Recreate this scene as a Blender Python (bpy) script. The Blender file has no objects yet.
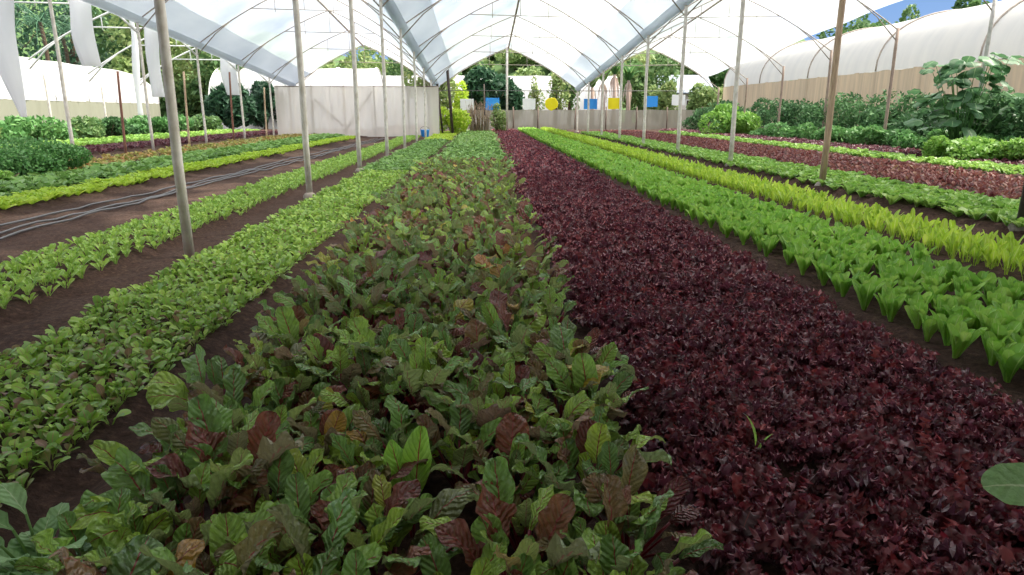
import bpy, math, random
import numpy as np
from mathutils import Vector

random.seed(11)
rng = np.random.default_rng(11)
PI = math.pi
SC = bpy.context.scene
COL = SC.collection
U = rng.uniform

# ------------------------------------------------------------------ camera
CAM_H, F_PX, PITCH, YAW = 1.4, 682.41, 0.2525, 0.0422
cam = bpy.data.cameras.new('camera')
cam.sensor_width = 36.0
cam.lens = F_PX / 1024 * 36.0
cam.clip_end = 600
co = bpy.data.objects.new('camera', cam)
COL.objects.link(co)
co.location = (0, 0, CAM_H)
co.rotation_euler = (PI / 2 - PITCH, 0, -YAW)
SC.camera = co


def ray(px, py):
    u, v = (px - 512) / F_PX, (py - 287.5) / F_PX
    y = math.cos(PITCH) - v * math.sin(PITCH)
    z = -(math.sin(PITCH) + v * math.cos(PITCH))
    c, s = math.cos(YAW), math.sin(YAW)
    return u * c + y * s, -u * s + y * c, z


def at(px, py, Y):
    """the world point at depth Y that the photograph shows at this spot"""
    d = ray(px, py)
    t = Y / d[1]
    return d[0] * t, Y, CAM_H + d[2] * t


def proj(X, Y, Z):
    c, s = math.cos(YAW), math.sin(YAW)
    Z = Z - CAM_H
    x, y = X * c - Y * s, X * s + Y * c
    zc = y * math.cos(PITCH) - Z * math.sin(PITCH)
    v = -(y * math.sin(PITCH) + Z * math.cos(PITCH))
    zc = np.maximum(zc, .05)
    return 512 + F_PX * x / zc, 287.5 + F_PX * v / zc


# ------------------------------------------------------------------ tags
ORD = ['nearest', 'second nearest', 'third nearest', 'fourth nearest', 'fifth nearest', 'sixth nearest',
       'seventh nearest', 'eighth nearest', 'ninth nearest', 'tenth nearest', 'eleventh nearest', 'twelfth nearest']


def tag(o, label=None, cat=None, group=None, kind=None):
    if label: o['label'] = label
    if cat: o['category'] = cat
    if group: o['group'] = group
    if kind: o['kind'] = kind
    return o


def empty(name, loc=(0, 0, 0), rz=0.0):
    o = bpy.data.objects.new(name, None)
    o.empty_display_size = .1
    COL.objects.link(o)
    o.location = loc
    o.rotation_euler = (0, 0, rz)
    return o


# ------------------------------------------------------------------ mesh builder (quads only)
class MB:
    def __init__(s):
        s.v, s.f, s.uv, s.r, s.m, s.n = [], [], [], [], [], 0

    def add(s, v, f, uv=None, rnd=0.5, mat=0):
        v = np.asarray(v, float)
        f = np.asarray(f, int)
        s.v.append(v)
        s.f.append(f + s.n)
        s.uv.append(np.zeros((len(v), 2)) if uv is None else np.asarray(uv, float))
        s.r.append(np.full(len(v), rnd) if np.isscalar(rnd) else np.asarray(rnd, float))
        s.m.append(np.full(len(f), mat))
        s.n += len(v)
        return s

    def arrays(s):
        return (np.concatenate(s.v), np.concatenate(s.f), np.concatenate(s.uv), np.concatenate(s.r), np.concatenate(s.m))

    def mesh(s, name, mats, smooth=True):
        return arr_mesh(name, s.arrays(), mats, smooth)

    def build(s, name, mats, parent=None, smooth=True):
        o = bpy.data.objects.new(name, s.mesh(name, mats, smooth))
        COL.objects.link(o)
        if parent: o.parent = parent
        return o

    def box(s, c, d, rz=0.0, mat=0, rnd=.5):
        c, d = np.array(c, float), np.array(d, float) / 2
        k = np.array([[x, y, z] for z in (-1, 1) for x, y in ((-1, -1), (1, -1), (1, 1), (-1, 1))]) * d
        cs, sn = math.cos(rz), math.sin(rz)
        k = np.stack([k[:, 0] * cs - k[:, 1] * sn, k[:, 0] * sn + k[:, 1] * cs, k[:, 2]], 1) + c
        return s.add(k, [[3, 2, 1, 0], [4, 5, 6, 7], [0, 1, 5, 4], [1, 2, 6, 5], [2, 3, 7, 6], [3, 0, 4, 7]], None, rnd, mat)

    def tube(s, pts, rad, n=6, cap=True, mat=0, rnd=.5, flat=1.0):
        p = np.asarray(pts, float)
        k = len(p)
        rad = np.full(k, rad) if np.isscalar(rad) else np.asarray(rad, float)
        t = np.gradient(p, axis=0)
        t /= np.linalg.norm(t, axis=1)[:, None] + 1e-12
        ref = np.array([0, 0, 1.0]) if abs(t[0][2]) < .9 else np.array([1.0, 0, 0])
        V = []
        a = np.linspace(0, 2 * PI, n, endpoint=False)
        for i in range(k):
            x = ref - t[i] * np.dot(ref, t[i])
            x /= np.linalg.norm(x) + 1e-12
            ref = x
            y = np.cross(t[i], x)
            V.append(p[i] + rad[i] * (np.cos(a)[:, None] * x * flat + np.sin(a)[:, None] * y))
        V = np.concatenate(V)
        i, j = np.meshgrid(np.arange(k - 1), np.arange(n), indexing='ij')
        j2 = (j + 1) % n
        F = np.stack([i * n + j, i * n + j2, (i + 1) * n + j2, (i + 1) * n + j], -1).reshape(-1, 4)
        uv = np.stack([np.tile(a / 2 / PI, k), np.repeat(np.linspace(0, 1, k), n)], 1)
        if cap and n in (4, 6, 8):
            b = (k - 1) * n
            q = {4: [[0, 1, 2, 3]], 6: [[0, 1, 2, 3], [0, 3, 4, 5]], 8: [[0, 1, 2, 3], [0, 3, 4, 7], [4, 5, 6, 7]]}[n]
            F = np.concatenate([F, [r[::-1] for r in q], [[b + z for z in r] for r in q]])
        return s.add(V, F, uv, rnd, mat)

    def grid(s, P, uv=None, rnd=.5, mat=0):
        """P: (a, b, 3) points"""
        a, b = P.shape[:2]
        i, j = np.meshgrid(np.arange(a - 1), np.arange(b - 1), indexing='ij')
        F = np.stack([i * b + j, (i + 1) * b + j, (i + 1) * b + j + 1, i * b + j + 1], -1).reshape(-1, 4)
        if uv is None:
            x, y = np.meshgrid(np.linspace(0, 1, a), np.linspace(0, 1, b), indexing='ij')
            uv = np.stack([x, y], -1).reshape(-1, 2)
        return s.add(P.reshape(-1, 3), F, uv, rnd, mat)


def arr_mesh(name, arr, mats, smooth=True):
    v, f, uv, r, m = arr
    me = bpy.data.meshes.new(name)
    nf = len(f)
    me.vertices.add(len(v))
    me.vertices.foreach_set('co', v.astype(np.float32).ravel())
    me.loops.add(nf * 4)
    me.loops.foreach_set('vertex_index', f.astype(np.int32).ravel())
    me.polygons.add(nf)
    me.polygons.foreach_set('loop_start', (np.arange(nf) * 4).astype(np.int32))
    me.polygons.foreach_set('loop_total', np.full(nf, 4, np.int32))
    me.polygons.foreach_set('material_index', m.astype(np.int32))
    me.polygons.foreach_set('use_smooth', np.full(nf, smooth, bool))
    ul = me.uv_layers.new(name='UVMap')
    ul.data.foreach_set('uv', uv[f.ravel()].astype(np.float32).ravel())
    at_ = me.attributes.new('rnd', 'FLOAT', 'POINT')
    at_.data.foreach_set('value', r.astype(np.float32))
    for x in (mats if isinstance(mats, (list, tuple)) else [mats]):
        me.materials.append(x)
    me.update(calc_edges=True)
    return me


def merge_instances(vars_, pos, rz, sc, vid, tone=None):
    """many copies of array-meshes welded into one set of arrays"""
    out = [[], [], [], [], []]
    n = 0
    for k, (v, f, uv, r, m) in enumerate(vars_):
        sel = np.where(vid == k)[0]
        if not len(sel): continue
        c, s = np.cos(rz[sel])[:, None], np.sin(rz[sel])[:, None]
        S = sc[sel][:, None]
        X = (v[None, :, 0] * c - v[None, :, 1] * s) * S + pos[sel, 0][:, None]
        Y = (v[None, :, 0] * s + v[None, :, 1] * c) * S + pos[sel, 1][:, None]
        Z = v[None, :, 2] * S + pos[sel, 2][:, None]
        V = np.stack([X, Y, Z], -1).reshape(-1, 3)
        q = len(sel)
        F = (f[None] + (np.arange(q) * len(v))[:, None, None]).reshape(-1, 4) + n
        R = np.clip(np.tile(r, (q, 1)) + rng.normal(0, .06, (q, 1)), 0, 1).ravel()
        for o_, a_ in zip(out, (V, F, np.tile(uv, (q, 1)), R, np.tile(m, q))): o_.append(a_)
        n += len(V)
    return tuple(np.concatenate(a) for a in out)


# ------------------------------------------------------------------ materials
def srgb(r, g, b):
    f = lambda c: (c / 12.92 if c <= .04045 else ((c + .055) / 1.055) ** 2.4)
    return (f(r / 255), f(g / 255), f(b / 255), 1)


def mat_new(name):
    m = bpy.data.materials.new(name)
    m.use_nodes = True
    nt = m.node_tree
    nt.nodes.clear()
    out = nt.nodes.new('ShaderNodeOutputMaterial')
    return m, nt, nt.nodes.new, nt.links.new, out


def math_(nt, op, a, b=None, c=None):
    n = nt.nodes.new('ShaderNodeMath')
    n.operation = op
    for i, x in enumerate((a, b, c)):
        if x is None: continue
        if isinstance(x, (int, float)): n.inputs[i].default_value = x
        else: nt.links.new(x, n.inputs[i])
    return n.outputs[0]


def ramp_(nt, fac, stops, interp='LINEAR'):
    n = nt.nodes.new('ShaderNodeValToRGB')
    n.color_ramp.interpolation = interp
    e = n.color_ramp.elements
    while len(e) < len(stops): e.new(.5)
    for x, (p, c) in zip(e, stops):
        x.position = p
        x.color = c
    nt.links.new(fac, n.inputs[0])
    return n.outputs[0]


def mix_(nt, fac, a, b):
    n = nt.nodes.new('ShaderNodeMix')
    n.data_type = 'RGBA'
    for s, x in ((0, fac), (6, a), (7, b)):
        if isinstance(x, (int, float)): n.inputs[s].default_value = x
        elif isinstance(x, tuple): n.inputs[s].default_value = x
        else: nt.links.new(x, n.inputs[s])
    return n.outputs[2]


def noise_(nt, scale, detail=3, vec=None, rough=.55):
    n = nt.nodes.new('ShaderNodeTexNoise')
    n.inputs['Scale'].default_value = scale
    n.inputs['Detail'].default_value = detail
    n.inputs['Roughness'].default_value = rough
    if vec is None:
        tc = nt.nodes.new('ShaderNodeTexCoord')
        vec = tc.outputs['Object']
    nt.links.new(vec, n.inputs['Vector'])
    return n.outputs['Fac']


def leaf_mat(name, stops, rough=.45, transl=.3, rib=None, ribw=.03, vein=None, nv=9, bump=0.0, back=None, objmix=.3, spec=.4, tcol=1.6):
    m, nt, N, Lk, out = mat_new(name)
    a = N('ShaderNodeAttribute'); a.attribute_name = 'rnd'
    oi = N('ShaderNodeObjectInfo')
    fac = math_(nt, 'ADD', math_(nt, 'MULTIPLY', a.outputs['Fac'], 1 - objmix), math_(nt, 'MULTIPLY', oi.outputs['Random'], objmix))
    c = ramp_(nt, fac, stops)
    nz = noise_(nt, 22, 2)
    c = mix_(nt, math_(nt, 'MULTIPLY', nz, .25), c, ramp_(nt, nz, [(0.3, (0, 0, 0, 1)), (1, (.5, .5, .5, 1))]))
    uv = N('ShaderNodeUVMap')
    sx = N('ShaderNodeSeparateXYZ'); Lk(uv.outputs[0], sx.inputs[0])
    d = math_(nt, 'ABSOLUTE', math_(nt, 'SUBTRACT', sx.outputs[0], .5))
    hgt = None
    if vein is not None:
        w = math_(nt, 'SINE', math_(nt, 'MULTIPLY', math_(nt, 'SUBTRACT', math_(nt, 'MULTIPLY', sx.outputs[1], nv), math_(nt, 'ADD', math_(nt, 'MULTIPLY', d, nv * .55), math_(nt, 'MULTIPLY', noise_(nt, 14, 2), 1.1))), 2 * PI))
        vm = math_(nt, 'MULTIPLY', math_(nt, 'MULTIPLY', math_(nt, 'POWER', math_(nt, 'MAXIMUM', w, 0.0), 5.0), noise_(nt, 18, 1)), .7)
        c = mix_(nt, vm, c, vein)
        hgt = math_(nt, 'ADD', math_(nt, 'MULTIPLY', w, -.35), math_(nt, 'MULTIPLY', noise_(nt, 70, 2), 1.5))
    if rib is not None:
        mr = N('ShaderNodeMapRange'); mr.interpolation_type = 'SMOOTHSTEP'
        Lk(math_(nt, 'ADD', d, math_(nt, 'MULTIPLY', sx.outputs[1], ribw * .7)), mr.inputs[0])
        mr.inputs[1].default_value = ribw; mr.inputs[2].default_value = ribw * 2
        mr.inputs[3].default_value = 1; mr.inputs[4].default_value = 0
        c = mix_(nt, mr.outputs[0], c, rib)
    if back is not None:
        g = N('ShaderNodeNewGeometry')
        c = mix_(nt, math_(nt, 'MULTIPLY', g.outputs['Backfacing'], .55), c, back)
    b = N('ShaderNodeBsdfPrincipled')
    Lk(c, b.inputs['Base Color'])
    b.inputs['Roughness'].default_value = rough
    b.inputs['Specular IOR Level'].default_value = spec
    if bump and hgt is not None:
        bm = N('ShaderNodeBump'); bm.inputs['Strength'].default_value = bump; bm.inputs['Distance'].default_value = .012
        Lk(hgt, bm.inputs['Height']); Lk(bm.outputs[0], b.inputs['Normal'])
    t = N('ShaderNodeBsdfTranslucent')
    g2 = N('ShaderNodeGamma'); Lk(c, g2.inputs[0]); g2.inputs[1].default_value = .85
    Lk(g2.outputs[0], t.inputs[0])
    mx = N('ShaderNodeMixShader'); mx.inputs[0].default_value = transl
    Lk(b.outputs[0], mx.inputs[1]); Lk(t.outputs[0], mx.inputs[2]); Lk(mx.outputs[0], out.inputs[0])
    return m


def plain(name, col, rough=.6, nscale=0, namt=.3, col2=None, metal=0.0, bump=0.0, stretch=None):
    m, nt, N, Lk, out = mat_new(name)
    b = N('ShaderNodeBsdfPrincipled')
    b.inputs['Roughness'].default_value = rough
    b.inputs['Metallic'].default_value = metal
    if nscale:
        tc = N('ShaderNodeTexCoord'); vec = tc.outputs['Object']
        if stretch:
            mp = N('ShaderNodeMapping'); mp.inputs['Scale'].default_value = stretch
            Lk(vec, mp.inputs[0]); vec = mp.outputs[0]
        nz = noise_(nt, nscale, 5, vec)
        f = ramp_(nt, nz, [(.35, (0, 0, 0, 1)), (.7, (1, 1, 1, 1))])
        c2 = col2 or tuple(x * (1 - namt) for x in col[:3]) + (1,)
        Lk(mix_(nt, f, col, c2), b.inputs['Base Color'])
        if bump:
            bm = N('ShaderNodeBump'); bm.inputs['Strength'].default_value = bump; bm.inputs['Distance'].default_value = .02
            Lk(nz, bm.inputs['Height']); Lk(bm.outputs[0], b.inputs['Normal'])
    else:
        b.inputs['Base Color'].default_value = col
    Lk(b.outputs[0], out.inputs[0])
    return m


def film(name, tcol, dcol, trans, clear=0.0, nscale=.5, stretch=(1, 1, 1), mottle=.25):
    """polythene sheet: scatters the daylight through, a little clear"""
    m, nt, N, Lk, out = mat_new(name)
    tc = N('ShaderNodeTexCoord')
    mp = N('ShaderNodeMapping'); mp.inputs['Scale'].default_value = stretch
    Lk(tc.outputs['Object'], mp.inputs[0])
    nz = noise_(nt, nscale, 4, mp.outputs[0])
    f = ramp_(nt, nz, [(.35, (0, 0, 0, 1)), (.75, (1, 1, 1, 1))])
    tr = N('ShaderNodeBsdfTranslucent')
    Lk(mix_(nt, math_(nt, 'MULTIPLY', f, mottle), tcol, (tcol[0] * .34, tcol[1] * .41, tcol[2] * .52, 1)), tr.inputs[0])  # random mottle; on the roof film it paints in sky patches
    df = N('ShaderNodeBsdfDiffuse'); df.inputs[0].default_value = dcol
    mx = N('ShaderNodeMixShader'); mx.inputs[0].default_value = trans
    Lk(df.outputs[0], mx.inputs[1]); Lk(tr.outputs[0], mx.inputs[2])
    res = mx.outputs[0]
    if clear:
        tp = N('ShaderNodeBsdfTransparent')
        m2 = N('ShaderNodeMixShader'); m2.inputs[0].default_value = clear
        Lk(res, m2.inputs[1]); Lk(tp.outputs[0], m2.inputs[2]); res = m2.outputs[0]
    Lk(res, out.inputs[0])
    return m


# leaves
M_CHARD = leaf_mat('chard_leaf', [(0, srgb(104, 30, 42)), (.2, srgb(152, 80, 54)), (.34, srgb(146, 128, 74)), (.45, srgb(108, 148, 66)),
                                 (.62, srgb(136, 184, 78)), (.78, srgb(172, 210, 76)), (.92, srgb(192, 228, 74)), (1, srgb(206, 132, 52))],
                   rough=.27, transl=.32, rib=srgb(160, 70, 64), ribw=.018, vein=srgb(92, 104, 54), nv=7.5, bump=.9, back=srgb(128, 118, 92), objmix=.12, spec=.8)
M_CHARD_STALK = plain('chard_stalk', srgb(128, 22, 40), .4, 9, .4, srgb(92, 30, 34))
M_CHARD_BRIGHT = leaf_mat('bright_chard_leaf', [(0, srgb(136, 194, 54)), (1, srgb(170, 222, 72))], rough=.4, transl=.35, rib=srgb(150, 60, 50), ribw=.02, vein=srgb(60, 110, 30), nv=9, bump=.5)
M_SEED = leaf_mat('seedling_leaf', [(0, srgb(130, 80, 76)), (.1, srgb(136, 116, 72)), (.25, srgb(110, 156, 50)), (.65, srgb(146, 190, 60)), (1, srgb(182, 214, 88))],
                  rough=.45, transl=.3, rib=srgb(160, 120, 90), ribw=.03, objmix=.2)
M_STEM = plain('pink_stem', srgb(150, 84, 84), .5)
M_RED = leaf_mat('red_lettuce_leaf', [(0, srgb(58, 8, 20)), (.4, srgb(98, 18, 32)), (.75, srgb(132, 30, 44)), (1, srgb(164, 66, 62))],
                 rough=.42, transl=.22, rib=srgb(130, 50, 50), ribw=.02, back=srgb(96, 60, 76), objmix=.25, spec=.6)
M_ROM = leaf_mat('romaine_leaf', [(0, srgb(108, 166, 48)), (.5, srgb(146, 202, 62)), (1, srgb(190, 228, 96))], rough=.4, transl=.35,
                 rib=srgb(180, 208, 120), ribw=.03, vein=srgb(130, 180, 80), nv=6, bump=.3)
M_LIME = leaf_mat('mustard_leaf', [(0, srgb(128, 172, 30)), (.5, srgb(170, 208, 40)), (1, srgb(206, 228, 70))], rough=.45, transl=.4,
                  rib=srgb(206, 222, 130), ribw=.04)
M_GREEN = leaf_mat('green_lettuce_leaf', [(0, srgb(96, 146, 46)), (.5, srgb(130, 178, 62)), (1, srgb(168, 204, 86))], rough=.45, transl=.35, rib=srgb(180, 210, 130), ribw=.03)
M_PAK = leaf_mat('pak_choi_leaf', [(0, srgb(112, 158, 48)), (.5, srgb(146, 188, 64)), (1, srgb(178, 210, 86))], rough=.45, transl=.35, rib=srgb(190, 210, 150), ribw=.035)
M_YLIME = leaf_mat('lime_lettuce_leaf', [(0, srgb(146, 184, 34)), (.5, srgb(174, 208, 46)), (1, srgb(198, 222, 70))], rough=.5, transl=.4)
M_DARKG = leaf_mat('spinach_leaf', [(0, srgb(80, 124, 46)), (.5, srgb(112, 158, 66)), (1, srgb(148, 184, 94))], rough=.45, transl=.3)
M_RBROWN = leaf_mat('young_red_leaf', [(0, srgb(92, 36, 40)), (.5, srgb(124, 60, 54)), (.85, srgb(150, 92, 74)), (1, srgb(150, 140, 80))], rough=.5, transl=.3)
M_MAROON = leaf_mat('maroon_leaf', [(0, srgb(64, 22, 34)), (.6, srgb(88, 30, 44)), (1, srgb(112, 46, 54))], rough=.45, transl=.25)
M_AMBER = leaf_mat('amber_leaf', [(0, srgb(120, 140, 50)), (.5, srgb(160, 150, 70)), (1, srgb(180, 120, 70))], rough=.5, transl=.3)
M_SHRUB = leaf_mat('shrub_leaf', [(0, srgb(34, 72, 38)), (.5, srgb(58, 104, 54)), (1, srgb(92, 138, 76))], rough=.65, transl=.25, spec=.2)
M_SHRUB2 = leaf_mat('bean_leaf', [(0, srgb(56, 110, 48)), (.5, srgb(84, 142, 66)), (1, srgb(122, 172, 92))], rough=.5, transl=.3)
M_LBUSH = leaf_mat('lime_bush_leaf', [(0, srgb(86, 140, 40)), (.5, srgb(114, 166, 56)), (1, srgb(150, 190, 78))], rough=.5, transl=.35)
M_YBUSH = leaf_mat('yellow_bush_leaf', [(0, srgb(150, 190, 40)), (.5, srgb(190, 222, 56)), (1, srgb(222, 236, 90))], rough=.5, transl=.35)
M_SQUASH = leaf_mat('squash_leaf', [(0, srgb(50, 96, 52)), (.5, srgb(76, 126, 76)), (1, srgb(120, 158, 110))], rough=.5, transl=.3, rib=srgb(150, 180, 130), ribw=.02)
M_TREE = leaf_mat('tree_leaf', [(0, srgb(52, 92, 44)), (.5, srgb(92, 134, 66)), (1, srgb(144, 170, 98))], rough=.55, transl=.3)
M_TREE2 = leaf_mat('pale_tree_leaf', [(0, srgb(96, 130, 66)), (.5, srgb(142, 168, 94)), (1, srgb(186, 194, 124))], rough=.55, transl=.3)
M_TREE3 = leaf_mat('dark_tree_leaf', [(0, srgb(24, 60, 38)), (.5, srgb(40, 88, 54)), (1, srgb(70, 120, 76))], rough=.5, transl=.25)
M_PALM = leaf_mat('palm_frond', [(0, srgb(40, 88, 60)), (.5, srgb(66, 122, 84)), (1, srgb(130, 176, 136))], rough=.45, transl=.25)
M_BANANA = leaf_mat('banana_leaf', [(0, srgb(46, 96, 46)), (.5, srgb(80, 136, 60)), (1, srgb(130, 170, 80))], rough=.45, transl=.35, rib=srgb(190, 210, 130), ribw=.02)
M_DRY = leaf_mat('dry_leaf', [(0, srgb(120, 92, 70)), (.5, srgb(170, 146, 120)), (1, srgb(206, 190, 166))], rough=.7, transl=.2)
M_DEADB = leaf_mat('dead_banana_leaf', [(0, srgb(176, 146, 130)), (.5, srgb(206, 182, 168)), (1, srgb(230, 216, 204))], rough=.7, transl=.3)
M_PALE = leaf_mat('pale_leaf', [(0, srgb(116, 162, 92)), (1, srgb(156, 196, 124))], rough=.5, transl=.3, rib=srgb(180, 200, 150), ribw=.02, vein=srgb(150, 184, 130), nv=5, bump=.4)
M_BARK = plain('bark', srgb(104, 86, 68), .85, 6, .4)
# hard things
M_STEEL = plain('galvanised_steel', srgb(190, 188, 182), .5, 7, .3, srgb(150, 146, 140))
M_WHITEPIPE = plain('weathered_white_pole', srgb(232, 226, 216), .6, 7, .3, srgb(200, 190, 176))
M_WOOD = plain('tan_wood_pole', srgb(206, 180, 150), .7, 5, .35, srgb(160, 134, 110), stretch=(4, 4, .6))
M_RUST = plain('rusty_brown_pole', srgb(140, 96, 80), .75, 8, .35)
M_BROWNPOLE = plain('weathered_brown_pole', srgb(158, 138, 124), .75, 8, .3)
M_DARKPOLE = plain('dark_pole', srgb(74, 62, 56), .75, 8, .3)
M_HOOP = plain('roof_pipe', srgb(186, 172, 160), .55, 6, .3)
M_HOOPW = plain('white_roof_pipe', srgb(236, 236, 232), .5)
M_FOOT = plain('concrete', srgb(168, 158, 146), .9, 18, .35)
M_HOSE = plain('grey_drip_hose', srgb(88, 88, 90), .4)
M_FENCEWOOD = plain('fence_wood', srgb(120, 104, 92), .85, 6, .3)
M_BLUE = plain('blue_trap', srgb(56, 158, 244), .45)
M_YELLOW = plain('yellow_trap', srgb(250, 232, 10), .45)
M_WHITE = plain('white_trap', srgb(250, 250, 248), .5)
M_WIRE = plain('wire', srgb(80, 80, 78), .5)
M_ROOFGREY = plain('grey_sheet_roof', srgb(150, 160, 172), .6, 3, .25)
M_WALLW = plain('white_render', srgb(232, 226, 218), .8, 2, .15)
M_FOLIHILL = plain('hill_scrub', srgb(88, 118, 62), .9, .9, .4, srgb(60, 88, 44))
# films and nets
M_FILM = film('roof_film', (.90, .93, .97, 1), (.80, .82, .86, 1), .55, .24, .35, (.9, .8, 1), .9)  # bluish patches stand in for cloud and sky behind the film
M_FILM_DIM = film('dimming_roof_film', (.17, .18, .18, 1), (.14, .15, .15, 1), .55, 0, .4)  # darkened film, out of view, keeps daylight off the front beds
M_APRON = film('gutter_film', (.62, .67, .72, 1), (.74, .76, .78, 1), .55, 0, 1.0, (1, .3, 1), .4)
M_SHEET = film('white_sheet', (.96, .96, .96, 1), (.93, .93, .93, 1), .6, 0, 1.2, (1, 1, .25), .3)
M_TUNNEL = film('tunnel_film', (.74, .74, .72, 1), (.84, .84, .82, 1), .5, 0, .8, (.3, 1.6, .3), .45)
M_NET = film('beige_screen', (1, .93, .84, 1), (.88, .81, .73, 1), .6, .2, .7, (1.5, 1.5, .2), .35)
M_NETGREY = film('grey_screen', (.36, .34, .28, 1), (.36, .34, .28, 1), .3, .12, .9, (1.5, 1.5, .3), .4)
M_NETOLIVE = film('olive_screen', (.36, .37, .29, 1), (.33, .34, .26, 1), .3, 0, .8, (1.5, 1.5, .3), .3)
M_BURLAP = film('tan_screen', (.68, .55, .40, 1), (.62, .51, .38, 1), .45, 0, 1.6, (3, 3, .15), .9)

# ------------------------------------------------------------------ light
SKY = 1.3
w = bpy.data.worlds.new('sky')
SC.world = w
w.use_nodes = True
nt = w.node_tree
nt.nodes.clear()
SUN_EL, SUN_AZ = math.radians(54), math.radians(80)      # azimuth from +Y towards +X
tc = nt.nodes.new('ShaderNodeTexCoord')
sx = nt.nodes.new('ShaderNodeSeparateXYZ')
nt.links.new(tc.outputs['Generated'], sx.inputs[0])
nz = nt.nodes.new('ShaderNodeTexNoise')
nz.inputs['Scale'].default_value = 4
nt.links.new(tc.outputs['Generated'], nz.inputs['Vector'])
# clear blue low down, bright thin cloud overhead
f = math_(nt, 'ADD', sx.outputs[2], math_(nt, 'MULTIPLY', math_(nt, 'SUBTRACT', nz.outputs['Fac'], .5), .12))
skc = ramp_(nt, f, [(0, (.42, .62, .95, 1)), (.14, (.26, .45, .82, 1)), (.2, (.30, .5, .86, 1)), (.34, (.9, .94, 1, 1)), (1, (1, .98, .95, 1))])
st = ramp_(nt, f, [(.2, (.5, .5, .5, 1)), (.34, (1, 1, 1, 1))])
bg = nt.nodes.new('ShaderNodeBackground')
nt.links.new(skc, bg.inputs[0])
nt.links.new(math_(nt, 'MULTIPLY', st, SKY), bg.inputs[1])
wo = nt.nodes.new('ShaderNodeOutputWorld')
nt.links.new(bg.outputs[0], wo.inputs[0])
sun = bpy.data.lights.new('sun', 'SUN')
sun.energy = 6.0
sun.angle = math.radians(18)
sun.color = (1, .93, .81)
so = bpy.data.objects.new('sun', sun)
COL.objects.link(so)
d = Vector((math.sin(SUN_AZ) * math.cos(SUN_EL), math.cos(SUN_AZ) * math.cos(SUN_EL), math.sin(SUN_EL)))
so.rotation_euler = d.to_track_quat('Z', 'Y').to_euler()
so.location = d * 60
vs = SC.view_settings
vs.view_transform = 'Standard'
vs.look = 'None'
vs.gamma = 1
vs.exposure = 0.65
vs.use_curve_mapping = False
SC.cycles.max_bounces = 7
SC.cycles.diffuse_bounces = 5
SC.cycles.transparent_max_bounces = 10
SC.cycles.caustics_reflective = False
SC.cycles.caustics_refractive = False

# ------------------------------------------------------------------ ground
BEDS = [(-17.4, -15.0), (-14.7, -12.4), (-11.0, -9.1), (-8.7, -7.55), (-7.25, -6.6), (-4.2, -3.4), (-2.66, -1.64), (-1.4, .5),
        (.65, 2.3), (2.55, 3.75), (4.2, 5.0), (6.2, 7.45), (7.8, 10.9), (11.1, 12.4), (12.7, 14.3)]


def ss(a, b, x):
    t = np.clip((x - a) / (b - a), 0, 1)
    return t * t * (3 - 2 * t)


_ph = rng.uniform(0, 6.28, (14,))
_kx = rng.normal(0, 1, 14) * np.array([3, 3, 5, 5, 8, 8, 12, 12, 18, 18, 25, 25, 32, 32])
_ky = rng.normal(0, 1, 14) * np.array([3, 3, 5, 5, 8, 8, 12, 12, 18, 18, 25, 25, 32, 32])
_am = np.array([.5, .5, .45, .45, .35, .35, .3, .3, .22, .22, .16, .16, .1, .1]) * .016


def gh(X, Y):
    X, Y = np.asarray(X, float), np.asarray(Y, float)
    h = np.zeros(np.broadcast(X, Y).shape)
    for a, b in BEDS:
        h += .07 * ss(a - .16, a + .05, X) * (1 - ss(b - .05, b + .16, X)) * (1 - ss(52, 54, Y))
    for k in range(14):
        h = h + _am[k] * np.sin(_kx[k] * X + _ky[k] * Y + _ph[k])
    return h


xs = np.concatenate([np.linspace(-60, -12, 60), np.linspace(-11.9, -4.5, 110), np.linspace(-4.4, 6.4, 280), np.linspace(6.5, 16, 90), np.linspace(16.3, 60, 50)])
ys = np.concatenate([np.linspace(-9, 1, 30), np.linspace(1.05, 12, 230), np.linspace(12.1, 30, 150), np.linspace(30.3, 60, 90), np.linspace(61, 130, 40)])
GX, GY = np.meshgrid(xs, ys, indexing='ij')
GZ = gh(GX, GY)
m, nt, N, Lk, out = mat_new('soil')
b = N('ShaderNodeBsdfPrincipled')
b.inputs['Roughness'].default_value = .95
b.inputs['Specular IOR Level'].default_value = .15
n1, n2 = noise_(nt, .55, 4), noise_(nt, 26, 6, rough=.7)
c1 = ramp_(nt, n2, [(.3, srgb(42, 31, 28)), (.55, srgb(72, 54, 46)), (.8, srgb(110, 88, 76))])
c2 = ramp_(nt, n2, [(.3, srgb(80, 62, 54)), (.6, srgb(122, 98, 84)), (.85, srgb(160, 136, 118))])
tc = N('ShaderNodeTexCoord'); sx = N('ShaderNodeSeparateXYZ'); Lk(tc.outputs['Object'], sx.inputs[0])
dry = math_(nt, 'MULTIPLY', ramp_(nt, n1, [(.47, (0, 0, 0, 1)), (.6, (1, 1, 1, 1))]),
            ramp_(nt, math_(nt, 'MULTIPLY', math_(nt, 'ADD', math_(nt, 'ABSOLUTE', math_(nt, 'ADD', sx.outputs[0], 5.6)), 0), .1), [(.13, (1, 1, 1, 1)), (.2, (.12, .12, .12, 1))]))  # paler noise patches, strongest in a band along the left path
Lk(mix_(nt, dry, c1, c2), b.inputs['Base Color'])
bm = N('ShaderNodeBump'); bm.inputs['Strength'].default_value = .9; bm.inputs['Distance'].default_value = .03
Lk(n2, bm.inputs['Height']); Lk(bm.outputs[0], b.inputs['Normal']); Lk(b.outputs[0], out.inputs[0])
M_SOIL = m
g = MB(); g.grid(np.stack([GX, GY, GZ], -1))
ground = tag(g.build('ground', M_SOIL), kind='structure')

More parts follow.
